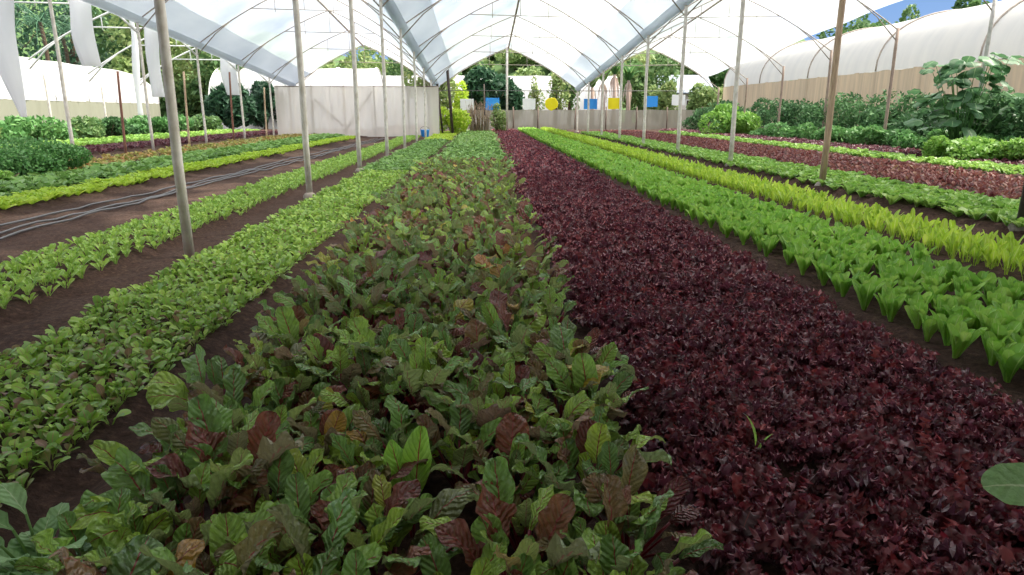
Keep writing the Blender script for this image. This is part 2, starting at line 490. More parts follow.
# ------------------------------------------------------------------ leaves
def P_chard(s): return (.25 + .75 * ss(0, .38, s)) * np.where(s > .5, np.sqrt(np.clip(1 - ((s - .5) / .51) ** 3, 0, 1)), 1)
def P_rom(s): return (.16 + .84 * ss(0, .62, s)) * np.where(s > .6, np.sqrt(np.clip(1 - ((s - .6) / .41) ** 2, 0, 1)), 1)
def P_spoon(s): return np.where(s < .4, .16 + .1 * s, .18 + .82 * ss(.36, .62, s)) * np.where(s > .68, np.sqrt(np.clip(1 - ((s - .68) / .33) ** 2, 0, 1)), 1)
def P_oval(s): return np.maximum(np.sin(PI * np.clip((s - .14) / .88, 0, 1)) ** .6, .1 * (1 - s))
def P_lobe(s): return (.07 + .93 * ss(.25, .6, s)) * (.5 + .5 * np.abs(np.sin(4.2 * PI * s))) * np.where(s > .75, np.sqrt(np.clip(1 - ((s - .75) / .26) ** 2, 0, 1)), 1)
def P_heart(s): return np.sqrt(np.clip(1 - ((s - .38) / .63) ** 2, 0, 1)) * (.75 + .25 * ss(0, .2, s))
def P_long(s): return np.minimum(1, s * 7 + .06) * (1 - s ** 3)


def leaf(mb, base, L, W, prof, th0, droop, az, nl=6, nw=4, cup=.25, ruf=0.0, rf=3.0, crk=0.0, rnd=.5, mat=0, roll=0.0, pw=1.4):
    s = 1 - (1 - np.linspace(0, 1, nl + 1)) ** 1.45
    th = th0 - droop * s ** pw
    ds = L * np.diff(s)
    mid = (th[:-1] + th[1:]) / 2
    cx = np.concatenate([[0], np.cumsum(np.cos(mid) * ds)])
    cz = np.concatenate([[0], np.cumsum(np.sin(mid) * ds)])
    v = np.linspace(-1, 1, nw + 1)
    p = prof(s)[:, None] * W
    S, Vv = s[:, None], v[None, :]
    ph = random.uniform(0, 6.28)
    off = p * cup * np.abs(Vv) ** 1.5 + ruf * W * Vv ** 2 * np.sin(rf * 2 * PI * S + ph + 2.1 * (Vv > 0)) * ss(.1, .4, S)
    if crk:
        off = off + crk * W * np.sin(S * 27 + 4 * Vv + ph) * np.sin(9 * Vv + ph * 2) * (1 - .4 * np.abs(Vv))
    yy = Vv * p * (1 - .3 * cup * np.abs(Vv))
    cr, sr = math.cos(roll), math.sin(roll)
    yy, off = yy * cr - off * sr, yy * sr + off * cr
    X = cx[:, None] - np.sin(th)[:, None] * off
    Z = cz[:, None] + np.cos(th)[:, None] * off
    ca, sa = math.cos(az), math.sin(az)
    P = np.stack([X * ca - yy * sa + base[0], X * sa + yy * ca + base[1], Z + base[2]], -1)
    uv = np.stack([np.broadcast_to(Vv * .5 + .5, P.shape[:2]), np.broadcast_to(S, P.shape[:2])], -1).reshape(-1, 2)
    mb.grid(P, uv, rnd, mat)


R = random.uniform


def stalk_pts(az, L, th0, droop, n=4, r0=.015):
    s = np.linspace(0, 1, n + 1)
    th = th0 - droop * s
    mid = (th[:-1] + th[1:]) / 2
    r = r0 + np.concatenate([[0], np.cumsum(np.cos(mid)) * L / n])
    z = np.concatenate([[0], np.cumsum(np.sin(mid)) * L / n])
    return np.stack([r * math.cos(az), r * math.sin(az), z], 1), th[-1]


def chard_variant(hi=True, bright=False, green=0.0):
    fol, stk = MB(), MB()
    n = 2 if bright else random.randint(17, 22)
    nl, nw = (14, 10) if hi else (6, 4)
    for i in range(n):
        t = i / n
        az = i * 2.4 + R(-.5, .5) if not bright else (PI * .5 + i * .5)
        th = R(1.35, 1.55) - .5 * t * R(.4, 1.4) if not bright else 1.42 - .1 * i
        Lp = (.13 + .07 * t) * R(.7, 1.35) if not bright else .13
        pts, the = stalk_pts(az, Lp, th, R(.0, .3))
        stk.tube(pts, np.linspace(.0085, .0055, len(pts)), 6, flat=.6)
        L = R(.10, .20) * (1.0 if t > .25 else .8) if not bright else .26 - .04 * i
        W = L * R(.2, .31) if not bright else L * .2
        r = random.choices([R(0, .2), R(.2, .4), R(.45, .75), R(.75, .95), 1.0], [.16 - .1 * green, .25 - .14 * green, .37 + .24 * green, .17, .05])[0]
        if t < .25 and random.random() < .6: r = R(.7, .95)
        leaf(fol, pts[-1], L, W, P_chard, the, (R(.2, 1.6) * (.3 + t)) if not bright else .15, az + R(-.4, .4), nl, nw, cup=R(-.3, .5), ruf=R(.15, .38), rf=R(1.5, 3), crk=.13, rnd=r if not bright else R(0, 1),
             roll=R(-.7, .7) if not bright else 0)
    return fol, stk


def seedling_variant(nl=4, nw=2):
    mb = MB()
    for i in range(random.randint(5, 7)):
        az, th = i * 2.4 + R(-.5, .5), R(1.0, 1.5)
        L = R(.055, .1)
        r = R(.2, 1) if random.random() > .13 else R(0, .15)
        leaf(mb, (.008 * math.cos(az), .008 * math.sin(az), 0), L, L * R(.19, .26), P_spoon, th, R(.5, 1.8), az, nl, nw, cup=R(-.1, .4), rnd=r, roll=R(-.5, .5))
    return mb


def red_variant(nl=12, nw=4, n=22, big=1.0):
    mb = MB()
    for i in range(n):
        az, t = i * 2.4 + R(-.5, .5), i / n
        th = R(1.25, 1.55) - .8 * t
        L = R(.06, .135) * (.85 + .3 * t)
        leaf(mb, (.02 * math.cos(az), .02 * math.sin(az), 0), L, L * R(.15, .25) * big, P_lobe, th, R(.1, 1.3), az, nl, nw, cup=R(-.3, .6), ruf=.7, rf=R(3, 6), rnd=R(0, 1), roll=R(-.9, .9))
    return mb


def rosette(n, L0, L1, wr, prof, tha, thb, dr, nl=6, nw=4, cup=.3, ruf=.08, r0=.012):
    mb = MB()
    for i in range(n):
        az, t = i * 2.4 + R(-.35, .35), i / max(1, n - 1)
        th = tha + (thb - tha) * t + R(-.12, .12)
        L = (L0 + (L1 - L0) * t) * R(.85, 1.15)
        leaf(mb, (r0 * math.cos(az), r0 * math.sin(az), 0), L, L * wr * R(.85, 1.15), prof, th, dr * R(.5, 1.4), az, nl, nw, cup=cup * R(.5, 1.4), ruf=ruf, rf=R(2, 4), rnd=R(0, 1), roll=R(-.2, .2))
    return mb


def plant_bed(name, mat, hi, lo, x0, x1, y0, y1, dx, dy, label, cat, group, stuff_name, stuff_label, nmax=300, sc=(.85, 1.15), jit=.3, hh=.2, size_far=1.0, drop=0.0):
    """one bed: the nearest plants in view as objects of their own, whatever is left as one mass"""
    nx = max(1, int(round((x1 - x0) / dx)))
    ny = int((y1 - y0) / dy)
    X, Y = np.meshgrid(x0 + (np.arange(nx) + .5) * (x1 - x0) / nx, y0 + (np.arange(ny) + .5) * dy, indexing='ij')
    X = X + (np.arange(ny)[None, :] % 2 - .5) * dx * .4
    X, Y = X.ravel() + rng.normal(0, jit * dx * .5, X.size), Y.ravel() + rng.normal(0, jit * dy * .5, X.size)
    if drop:
        k = rng.random(X.size) > drop
        X, Y = X[k], Y[k]
    Z = gh(X, Y) - .004
    px, py = proj(X, Y, Z + hh * .6)
    inn = (px > -12) & (px < 1036) & (py < 590) & (Y > .9)
    near = (px > -400) & (px < 1424)
    order = np.argsort(np.hypot(X, Y))
    ind = [i for i in order if inn[i]][:nmax]
    objs = []
    for i in ind:
        me = hi[random.randrange(len(hi))]
        o = bpy.data.objects.new(name, me)
        COL.objects.link(o)
        o.location = (X[i], Y[i], Z[i])
        s = R(*sc)
        o.scale = (s, s, s * R(.9, 1.1))
        o.rotation_euler = (R(-.08, .08), R(-.08, .08), R(0, 6.28))
        tag(o, label, cat, group)
        objs.append(o)
    rest = np.ones(X.size, bool)
    rest[ind] = False
    rest &= near
    rest &= (Y > .9)
    if rest.sum() and lo:
        q = int(rest.sum())
        arr = merge_instances(lo, np.stack([X, Y, Z], 1)[rest], rng.uniform(0, 6.28, q), rng.uniform(sc[0], sc[1], q) * size_far, rng.integers(0, len(lo), q))
        o = bpy.data.objects.new(stuff_name, arr_mesh(stuff_name, arr, mat))
        COL.objects.link(o)
        tag(o, stuff_label, cat, None, 'stuff')
    return objs


def variants(fn, k, mat, name):
    return [fn().mesh(name, mat) for _ in range(k)]


def lows(fn, k):
    return [fn().arrays() for _ in range(k)]


# --- chard bed: every plant its own thing
CH = [chard_variant() for _ in range(9)] + [chard_variant(green=.8) for _ in range(5)]
CHM = [(a.mesh('foliage', M_CHARD), b_.mesh('stalk', M_CHARD_STALK)) for a, b_ in CH]


def put_chard(x, y, s, vi, label, group, rz=None, mats=None):
    r = empty('chard_plant', (x, y, float(gh(x, y)) - .005), R(0, 6.28) if rz is None else rz)
    r.rotation_euler = (R(-.06, .06), R(-.06, .06), r.rotation_euler[2])
    r.scale = (s, s, s)
    for nm, me in zip(('foliage', 'stalk'), (mats or CHM[vi])):
        o = bpy.data.objects.new(nm, me)
        COL.objects.link(o)
        o.parent = r
    tag(r, label, 'chard', group)
    return r


y = 1.22
row = 0
nch = 0
while y < 16.2:
    xa = -1.13 - .02 * min(y, 7.0)
    for k in range(6):
        x = xa + .18 + k * (.5 - .16 - xa - .18) / 5 + (.06 if row % 2 else -.06) + R(-.06, .06)
        yy = y + R(-.08, .08)
        px, py = proj(x, yy, .4)
        if py > 640: continue
        if abs(x + .24) < .12 and -.2 < yy - 1.97 < .08: continue
        green = random.random() < (.35 if y < 10 else .55)
        vi = random.randrange(9) if not green else 9 + random.randrange(5)
        if y < 4:
            lab, gr = 'crinkled red-stalked chard plant in the dark foreground of the middle bed', 'chard plants at the front of the middle bed'
        elif y < 9:
            lab, gr = 'mixed green and bronze chard plant halfway along the middle bed', 'chard plants halfway along the middle bed'
        else:
            lab, gr = 'small distant chard plant just before the all-green far end of the middle bed', 'chard plants far along the middle bed'
        put_chard(x, yy, R(.85, 1.12), vi, lab, gr)
        nch += 1
    y += .19 if y < 3.2 else .29 if y < 6 else .38
    row += 1
print('chard', nch)
bf, bs_ = chard_variant(bright=True)
put_chard(-.24, 1.97, .95, 0, 'chard with two tall bright green upright leaves among the dark ones at the front', None, 0, (bf.mesh('foliage', M_CHARD_BRIGHT), bs_.mesh('stalk', M_CHARD_STALK)))

# --- far end of the chard bed: green plants, then lime ones
sp_fn = lambda: rosette(8, .12, .24, .3, P_oval, 1.3, .7, .7, 4, 2, .2, .15)
plant_bed('leafy_green', M_DARKG, variants(sp_fn, 6, M_DARKG, 'spinach_plant'), lows(sp_fn, 5), -1.3, .75, 15.6, 47, .3, .32,
          'leafy green plant filling the bed between the chard and the far fence', 'leafy green', 'green plants beyond the chard', 'far_leafy_greens',
          'mass of leafy green plants at the far end of the chard bed', hh=.2)

# --- seedling bed
hi = variants(lambda: seedling_variant(8, 4), 10, M_SEED, 'beet_seedling')
lo = lows(lambda: seedling_variant(5, 2), 6)
plant_bed('beet_seedling', M_SEED, hi, lo, -2.66, -1.66, 1.9, 15.5, .068, .07, 'small pale green beet seedling at the near end of the seedling bed', 'seedling', 'beet seedlings nearest the camera',
          'beet_seedling_mass', 'dense mass of small green seedlings along the left of the chard bed', hh=.09, sc=(.7, 1.15))
gs = lambda: rosette(7, .1, .18, .32, P_oval, 1.2, .7, .7, 4, 2, .2, .12)
plant_bed('kale_seedling', M_DARKG, variants(gs, 6, M_DARKG, 'kale_seedling'), lows(gs, 5), -2.75, -1.6, 15.5, 33, .2, .22, 'young dark green kale plant beyond the pale seedlings beside the left posts', 'kale',
          'kale plants beyond the seedlings', 'far_kale', 'mass of young kale plants beyond the seedlings', hh=.15)
ys_ = lambda: rosette(7, .1, .2, .3, P_rom, 1.2, .6, .5, 4, 2, .2, .15)
VYL = variants(ys_, 6, M_YLIME, 'lime_lettuce')
LYL = lows(ys_, 5)
plant_bed('yellow_lettuce', M_YLIME, VYL, LYL, -2.75, -1.55, 33, 45, .22, .3, 'yellow-green lettuce at the far end of the seedling bed, below the lime bush', 'lettuce', 'lime lettuces at the far end of the seedling bed',
          'far_lime_lettuce', 'mass of yellow-green lettuce at the far end of the seedling bed', hh=.15)

# --- red bed
hi = variants(lambda: red_variant(14, 4, 32), 10, M_RED, 'red_lettuce')
lo = lows(lambda: red_variant(8, 2, 18, 1.2), 6)
plant_bed('red_lettuce', M_RED, hi, lo, .66, 2.36, 1.25, 14, .135, .14, 'frilly dark maroon lettuce at the near end of the broad red bed', 'red lettuce', 'maroon lettuces nearest the camera',
          'red_lettuce_mass', 'dense maroon mass of frilly lettuce running down the broad red bed', hh=.18, sc=(.85, 1.2))
lo2 = lows(lambda: red_variant(5, 2, 10, 1.3), 6)
plant_bed('red_lettuce', M_RED, [], lo2, .72, 2.3, 14, 51, .19, .22, '', 'red lettuce', None, 'far_red_lettuce_mass', 'far end of the maroon lettuce bed, narrowing towards the fence', nmax=0, hh=.18, sc=(1.1, 1.5))

# --- romaine
ro = lambda: rosette(9, .14, .2, .23, P_rom, 1.56, 1.3, .4, 10, 6, .3, .04)
ro_l = lambda: rosette(8, .14, .2, .25, P_rom, 1.56, 1.3, .4, 5, 2, .3, .04)
plant_bed('romaine_lettuce', M_ROM, variants(ro, 9, M_ROM, 'romaine_lettuce'), lows(ro_l, 6), 2.6, 3.8, 2.4, 52, .165, .165,
          'upright bright green romaine lettuce in the row right of the broad red bed', 'romaine lettuce', 'romaine lettuces right of the red bed', 'romaine_mass',
          'far run of the romaine row right of the broad red bed', hh=.22, sc=(.9, 1.15))
# --- mustard row
mu = lambda: rosette(6, .14, .23, .11, P_spoon, 1.55, 1.3, .3, 8, 4, .35, .06)
mu_l = lambda: rosette(6, .14, .23, .12, P_spoon, 1.55, 1.3, .3, 5, 2, .35, .05)
plant_bed('mustard_plant', M_LIME, variants(mu, 8, M_LIME, 'mustard_plant'), lows(mu_l, 6), 4.3, 4.95, 4.5, 52, .125, .12,
          'thin upright yellow-green mustard plant in the narrow row right of the romaine', 'mustard green', 'mustard plants right of the romaine', 'mustard_mass',
          'far run of yellow-green mustard right of the romaine', hh=.25)
# --- right green lettuce row by the posts
gl = lambda: rosette(9, .13, .21, .36, P_rom, 1.4, .8, .6, 5, 4, .35, .15)
gl_l = lambda: rosette(8, .13, .21, .36, P_rom, 1.4, .8, .6, 3, 2, .35, .1)
VGL, LGL = variants(gl, 8, M_GREEN, 'green_lettuce'), lows(gl_l, 6)
plant_bed('green_lettuce', M_GREEN, VGL, LGL, 6.15, 7.45, 7.3, 44, .22, .22, 'round green lettuce in the row just right of the right-hand posts', 'lettuce', 'green lettuces beside the right posts',
          'green_lettuce_mass', 'far run of green lettuce beside the right-hand posts', hh=.2, sc=(.85, 1.1))
# --- young red
yr_ = lambda: rosette(8, .1, .2, .2, P_oval, 1.5, .9, .6, 4, 2, .2, .2)
VYR, LYR = variants(yr_, 7, M_RBROWN, 'young_red_lettuce'), lows(yr_, 5)
plant_bed('young_red_lettuce', M_RBROWN, VYR, LYR, 7.9, 10.8, 9, 48, .21, .22, 'reddish-brown young lettuce in the wide bed beyond the right lettuce row', 'young red lettuce', 'young red lettuces in the wide right bed',
          'young_red_lettuce_mass', 'reddish-brown mass of young lettuce in the wide right bed', hh=.15, drop=.12, sc=(.65, .95))
# --- far right green + dark red
plant_bed('leaf_lettuce', M_GREEN, VGL, LGL, 11.1, 12.4, 12, 44, .3, .32, 'green lettuce in the row between the two red beds far right', 'lettuce', 'green lettuces between the right red beds',
          'far_green_lettuce_mass', 'far run of green lettuce between the red beds on the right', hh=.2)
dr = lambda: rosette(9, .12, .24, .32, P_lobe, 1.35, .7, .7, 6, 2, .2, .35)
VDR, LDR = variants(dr, 7, M_MAROON, 'dark_red_lettuce'), lows(dr, 5)
plant_bed('dark_red_lettuce', M_MAROON, VDR, LDR, 12.7, 14.3, 14, 50, .3, .32, 'dark red lettuce in the last bed before the right-hand shrubs', 'red lettuce', 'dark red lettuces along the right shrubs',
          'dark_red_lettuce_mass', 'far run of dark red lettuce along the right-hand shrubs', hh=.2)
# --- left side
pk = lambda: rosette(6, .07, .12, .25, P_spoon, 1.55, .95, .6, 7, 4, .35, .06)
pk_l = lambda: rosette(6, .07, .12, .25, P_spoon, 1.55, .95, .6, 4, 2, .35, .05)
plant_bed('pak_choi', M_PAK, variants(pk, 8, M_PAK, 'pak_choi'), lows(pk_l, 5), -4.2, -3.34, 4.3, 38, .125, .125, 'small spoon-leaved pak choi in the narrow row left of the first post', 'pak choi', 'pak choi left of the posts',
          'pak_choi_mass', 'far run of pak choi towards the beige screen', hh=.14)
plant_bed('lime_lettuce', M_YLIME, VYL, LYL, -7.25, -6.6, 8, 37, .14, .15, 'lime-yellow lettuce in the bright row beyond the drip hoses', 'lettuce', 'lime lettuces beyond the hoses',
          'lime_lettuce_mass', 'far run of the lime-yellow lettuce row beyond the hoses', hh=.2, sc=(.75, 1.0))
dg = lambda: rosette(8, .14, .3, .32, P_oval, 1.3, .6, .8, 4, 2, .2, .2)
plant_bed('spinach_plant', M_DARKG, variants(dg, 6, M_DARKG, 'spinach_plant'), lows(dg, 5), -8.8, -7.4, 10, 38, .24, .26, 'dark leafy plant in the row behind the lime-yellow lettuce', 'leafy green', 'dark leafy plants behind the lime lettuce',
          'dark_leafy_mass', 'far run of dark leafy plants behind the lime-yellow lettuce', hh=.25, sc=(1, 1.3))
am = lambda: rosette(7, .12, .22, .3, P_oval, 1.3, .7, .6, 4, 2, .2, .2)
plant_bed('amber_lettuce', M_AMBER, variants(am, 6, M_AMBER, 'amber_lettuce'), lows(am, 5), -11.0, -9.2, 16, 42, .34, .36, 'amber-tinted lettuce in front of the far-left posts', 'lettuce', 'amber lettuces before the left posts',
          'amber_lettuce_mass', 'far run of amber-tinted lettuce before the left posts', hh=.2)
plant_bed('maroon_lettuce', M_MAROON, variants(dr, 6, M_MAROON, 'maroon_lettuce'), LDR, -14.6, -12.5, 20, 46, .34, .36, 'maroon lettuce behind the far-left posts', 'red lettuce', 'maroon lettuces behind the left posts',
          'maroon_lettuce_mass', 'far run of maroon lettuce behind the left posts', hh=.2)
plant_bed('pale_lettuce', M_GREEN, VGL, LGL, -17.4, -15.0, 22, 48, .34, .36, 'pale lime lettuce in the strip in front of the left hedge', 'lettuce', 'lime lettuces before the left hedge',
          'pale_lime_mass', 'far run of pale lime lettuce before the left hedge', hh=.25, sc=(1.2, 1.5))

# --- odd foreground plants
wd = MB(); ws = MB()
for i in range(20):
    az = i * 2.4
    pts, the = stalk_pts(az, R(.1, .2), R(.9, 1.4), .2)
    ws.tube(pts, np.linspace(.004, .003, len(pts)), 6)
    for q in range(2):
        leaf(wd, pts[-1 - q * 2], R(.07, .11), R(.024, .036), P_oval, the - .3, R(.4, 1.0), az + R(-.7, .7), 8, 6, .2, .12, 3, .04, R(0, 1))
x, y = -1.24, 1.72
wr = empty('broadleaf_weed', (x, y, float(gh(x, y))))
wr.scale = (1.25, 1.25, 1.2); wd.build('foliage', M_PALE, wr); ws.build('stem', M_DARKG, wr)
tag(wr, 'pale green broad-leaved weed at the front corner of the chard bed', 'weed')
cb, cs_ = MB(), MB()
pts, the = stalk_pts(PI * .95, .34, 1.35, .9, 6)
cs_.tube(pts, np.linspace(.006, .004, len(pts)), 6)
leaf(cb, pts[-1], .19, .07, P_heart, the - .3, .35, PI * .97, 12, 8, .1, .1, 2.5, .03, .6, roll=-.7)
leaf(cb, (0, 0, .02), .2, .06, P_heart, .9, .5, .4, 12, 8, .2, .1, 2.5, .03, .4)
leaf(cb, (0, 0, .02), .18, .055, P_heart, 1.1, .6, 2.2, 12, 8, .2, .1, 2.5, .03, .8)
cr_ = empty('cabbage_plant', (1.86, 1.68, float(gh(1.86, 1.68))))
cb.build('foliage', M_PALE, cr_); cs_.build('stem', M_PALE, cr_)
tag(cr_, 'large pale green leaf reaching in over the red lettuce at the right edge', 'cabbage')
gb = MB(); leaf(gb, (0, 0, .08), .13, .009, P_long, 1.5, .9, 2.2, 8, 2, .3, 0, 1, 0, .6)
leaf(gb, (.01, 0, .05), .1, .008, P_long, 1.2, .8, .2, 8, 2, .3, 0, 1, 0, .3)
x, y = 1.05, 2.38
o = gb.build('grass_blade', M_ROM); o.location = (x, y, float(gh(x, y)))
tag(o, 'single green grass blade poking out of the maroon lettuce', 'grass blade')

# ------------------------------------------------------------------ greenhouse frame
S_FR = 4.8626
GUT0, GUTK = 6.3738, .0761
gz = lambda y: GUT0 - GUTK * y
ROWX = {'L2': -21.0, 'L1': -11.75, 'L': -2.9025, 'R': 6.3088, 'R1': 15.4}
ROWY = {'L2': 5.0, 'L1': 5.9, 'L': 6.7337, 'R': 7.674, 'R1': 6.75}
GAB_N = 8                                    # frame that ends the roof


def post(x, y, z, r, mat, label, group, foot=True, n=8, lean=0.0, name='support_post'):
    zg = float(gh(x, y))
    p = empty(name, (x, y, zg))
    mb = MB()
    zz = np.linspace(-.08, z - zg, 7)
    pts = np.stack([lean * zz / max(z, .1) + .006 * np.sin(zz * 2 + x), .006 * np.cos(zz * 1.7 + y), zz], 1)
    mb.tube(pts, np.linspace(r * 1.06, r * .94, 7), n)
    mb.build('pole', mat, p)
    if foot:
        fb = MB()
        zz = np.array([-.08, .03, .07, .09])
        fb.tube(np.stack([zz * 0, zz * 0, zz], 1), np.array([2.4, 2.2, 1.7, 1.05]) * r, 8)
        fb.build('footing', M_FOOT, p)
    tag(p, label, 'post', group)
    return p


k = 0
for n in range(-1, GAB_N + 1):
    yl = ROWY['L'] + S_FR * n
    if n >= 0:
        post(ROWX['L'], yl, gz(yl), .048 if n == 0 else .05, M_WHITEPIPE, ORD[n] + ' post of the row along the left edge of the seedling bed', 'left post row', n > 0)
    yr = ROWY['R'] + S_FR * n
    if n >= 0:
        post(ROWX['R'], yr, gz(yr), .058, M_DARKPOLE if n == 0 else (M_WOOD if n == 1 else M_WHITEPIPE),
             (ORD[n] + ' post of the row right of the mustard, ') + ('dark and cut by the picture edge' if n == 0 else 'tan wood' if n == 1 else 'pale'), 'right post row')
for n in range(3, GAB_N + 1):
    y1 = ROWY['L1'] + S_FR * n
    post(ROWX['L1'], y1, gz(y1), .05, M_WHITEPIPE, ORD[n - 3] + ' white post of the far-left row among the amber lettuce', 'far-left post row', False)
    if n < GAB_N:
        y2 = y1 + 2.0
        post(ROWX['L1'] + .45, y2, 2.6 + .25 * (n % 3), .042, M_RUST if n % 2 else M_WOOD, ORD[n - 3] + ' brown stake standing between the white far-left posts', 'brown stakes on the far left', False, 6, .1, 'wooden_stake')
for n in range(3, GAB_N + 1):
    y1 = ROWY['R1'] + S_FR * n
    post(ROWX['R1'], y1, gz(y1), .06, M_STEEL if n == 3 else M_BROWNPOLE, ORD[n - 3] + ' post of the outer right row standing in the shrubs', 'outer right post row', False)
for n in range(4, GAB_N + 1):
    y1 = ROWY['L2'] + S_FR * n
    post(-20.4, y1, gz(y1) - .3, .055, M_WHITEPIPE, ORD[n - 4] + ' slim white post in the left hedge', 'posts in the left hedge', False)


def arch(t):                                # 0 gutter .. 1 ridge
    return 2.5 * (1.32 * t - .32 * t * t)


BAYS = {'left': ('L1', 'L'), 'central': ('L', 'R'), 'right': ('R', 'R1')}


def bay_pts(bay, n, t):
    """world point on the roof curve of frame n: t 0..2 across (1 = ridge)"""
    a, b_ = BAYS[bay] if bay in BAYS else ('L2', 'L1')
    xa, xb = ROWX[a], ROWX[b_]
    ya, yb = ROWY[a] + S_FR * n, ROWY[b_] + S_FR * n
    f = t / 2
    y = ya + (yb - ya) * f
    return np.stack([xa + (xb - xa) * f, y, gz(y) + arch(np.where(t <= 1, t, 2 - t))], -1)


def truss(bay, n, mat, label, group, r=.023, brace=True):
    t = np.linspace(0, 2, 25)
    p = bay_pts(bay, n, t)
    root = empty('roof_truss', tuple(p[0]))
    o = p[0]
    mb = MB(); mb.tube(p - o + np.array([0, 0, -.06]), r, 6); mb.build('hoop', mat, root)
    a, b_ = bay_pts(bay, n, np.array([.52, 1.48])) - o + np.array([0, 0, -.06])
    mb = MB(); mb.tube([a, (a + b_) / 2, b_], r * .75, 6); mb.build('tie_bar', mat, root)
    c = bay_pts(bay, n, np.array([1.0]))[0] - o
    ctr = (a + b_) / 2
    for f in (0.0, -.55, .55):
        q = ctr + (b_ - a) * f * .5
        top = bay_pts(bay, n, np.array([1 + f * .48]))[0] - o
        mb = MB(); mb.tube([q + np.array([0, 0, -.12 if f else 0]), (q + top) / 2, np.array([q[0], q[1], top[2] - .06])], r * .6, 6); mb.build('hanger', mat, root)
    if brace:
        for s_, e in ((0.0, .36), (2.0, 1.64)):
            u0 = bay_pts(bay, n, np.array([s_]))[0] - o + np.array([0, 0, -.45])
            u1 = bay_pts(bay, n, np.array([e]))[0] - o + np.array([0, 0, -.05])
            um = (u0 + u1) / 2 + np.array([0, 0, .12])
            mb = MB(); mb.tube([u0, um, u1], r * .9, 6); mb.build('brace', mat, root)
    tag(root, label, 'roof truss', group)


for bay in ('left', 'central', 'right'):
    for n in range(2, GAB_N + 1):
        truss(bay, n, M_HOOP, '%s curved pipe roof truss %s' % (ORD[n - 2], {'left': 'over the beige screen side', 'central': 'over the chard and red beds', 'right': 'over the right-hand beds'}[bay]), bay + ' bay roof trusses')
for n in range(3, GAB_N + 1):
    truss('bare', n, M_HOOPW, ORD[n - 3] + ' bare white pipe truss above the left hedge, without any film', 'bare left trusses', .045)

# roof films: unseen darker sheets over the first frames, added to dim the foreground
NEARF = -0.2
T = np.concatenate([np.linspace(0, .27, 5), np.linspace(.32, 1.68, 29), np.linspace(1.73, 2, 5)])


def film_pts(bay, n0, n1, T, k=6, lift=0.0):
    nn = np.linspace(n0, n1, int((n1 - n0) * k) + 1)
    P = np.stack([bay_pts(bay, n, T) for n in nn])
    sag = -.05 * np.sin(PI * (nn % 1)) ** 2
    P[..., 2] += sag[:, None] + lift
    return P


for bay in ('left', 'central', 'right'):
    mb = MB(); mb.grid(film_pts(bay, NEARF, GAB_N, T if bay != 'right' else T[T < 1.86]))
    ro_ = tag(mb.build('roof', M_FILM), kind='structure')
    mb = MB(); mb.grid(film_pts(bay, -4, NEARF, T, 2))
    ra = mb.build('roof', M_FILM_DIM); tag(ra, kind='structure')
    # thicker apron film along both gutters
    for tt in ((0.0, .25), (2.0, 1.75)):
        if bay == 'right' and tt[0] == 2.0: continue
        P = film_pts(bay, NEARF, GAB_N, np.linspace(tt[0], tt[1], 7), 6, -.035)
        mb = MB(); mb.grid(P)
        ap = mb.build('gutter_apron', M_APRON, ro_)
    # ridge strip
    mb = MB(); mb.tube(bay_pts(bay, 0, np.array([1.0])) * 0 + np.stack([bay_pts(bay, n, np.array([1.0]))[0] for n in np.linspace(1.6, GAB_N, 20)]) + np.array([0, 0, -.1]), .055, 6)
    mb.build('ridge_pole', M_HOOP, ro_)
for rk, (x, nm) in enumerate((('L1', 'far-left posts'), ('L', 'left post row'), ('R', 'right post row'))):
    pts = np.stack([[ROWX[x], ROWY[x] + S_FR * n, gz(ROWY[x] + S_FR * n) - .03] for n in np.linspace(1.6, GAB_N, 24)])
    gt = MB()
    prof = np.array([[-.22, .1], [-.16, 0], [-.06, -.09], [.06, -.09], [.16, 0], [.22, .1]])
    P = pts[:, None, :] + np.stack([prof[:, 0], prof[:, 0] * 0, prof[:, 1]], -1)[None]
    gt.grid(P)
    o = gt.build('gutter', M_APRON)
    tag(o, 'grey roof gutter trough carried on the ' + nm, 'gutter')

# ------------------------------------------------------------------ end screens and fence
def cloth_wall(name, x0, y0, x1, y1, z, mat, nx=120, amp=.03, sagamp=.05, zb=0.0):
    t = np.linspace(0, 1, nx)
    zz = np.linspace(0, 1, 10)
    Tm, Zm = np.meshgrid(t, zz, indexing='ij')
    L = math.hypot(x1 - x0, y1 - y0)
    ux, uy = (x1 - x0) / L, (y1 - y0) / L
    fold = amp * (np.sin(Tm * L * 7.3) + .6 * np.sin(Tm * L * 13.7 + 1) + .8 * np.sin(Tm * L * 2.1)) * (.4 + .6 * Zm)
    X = x0 + (x1 - x0) * Tm - uy * fold
    Y = y0 + (y1 - y0) * Tm + ux * fold
    top = z - sagamp * np.abs(np.sin(Tm * L / 2.4 * PI))
    mb = MB(); mb.grid(np.stack([X, Y, zb + Zm * (top - zb)], -1))
    return mb.build(name, mat)


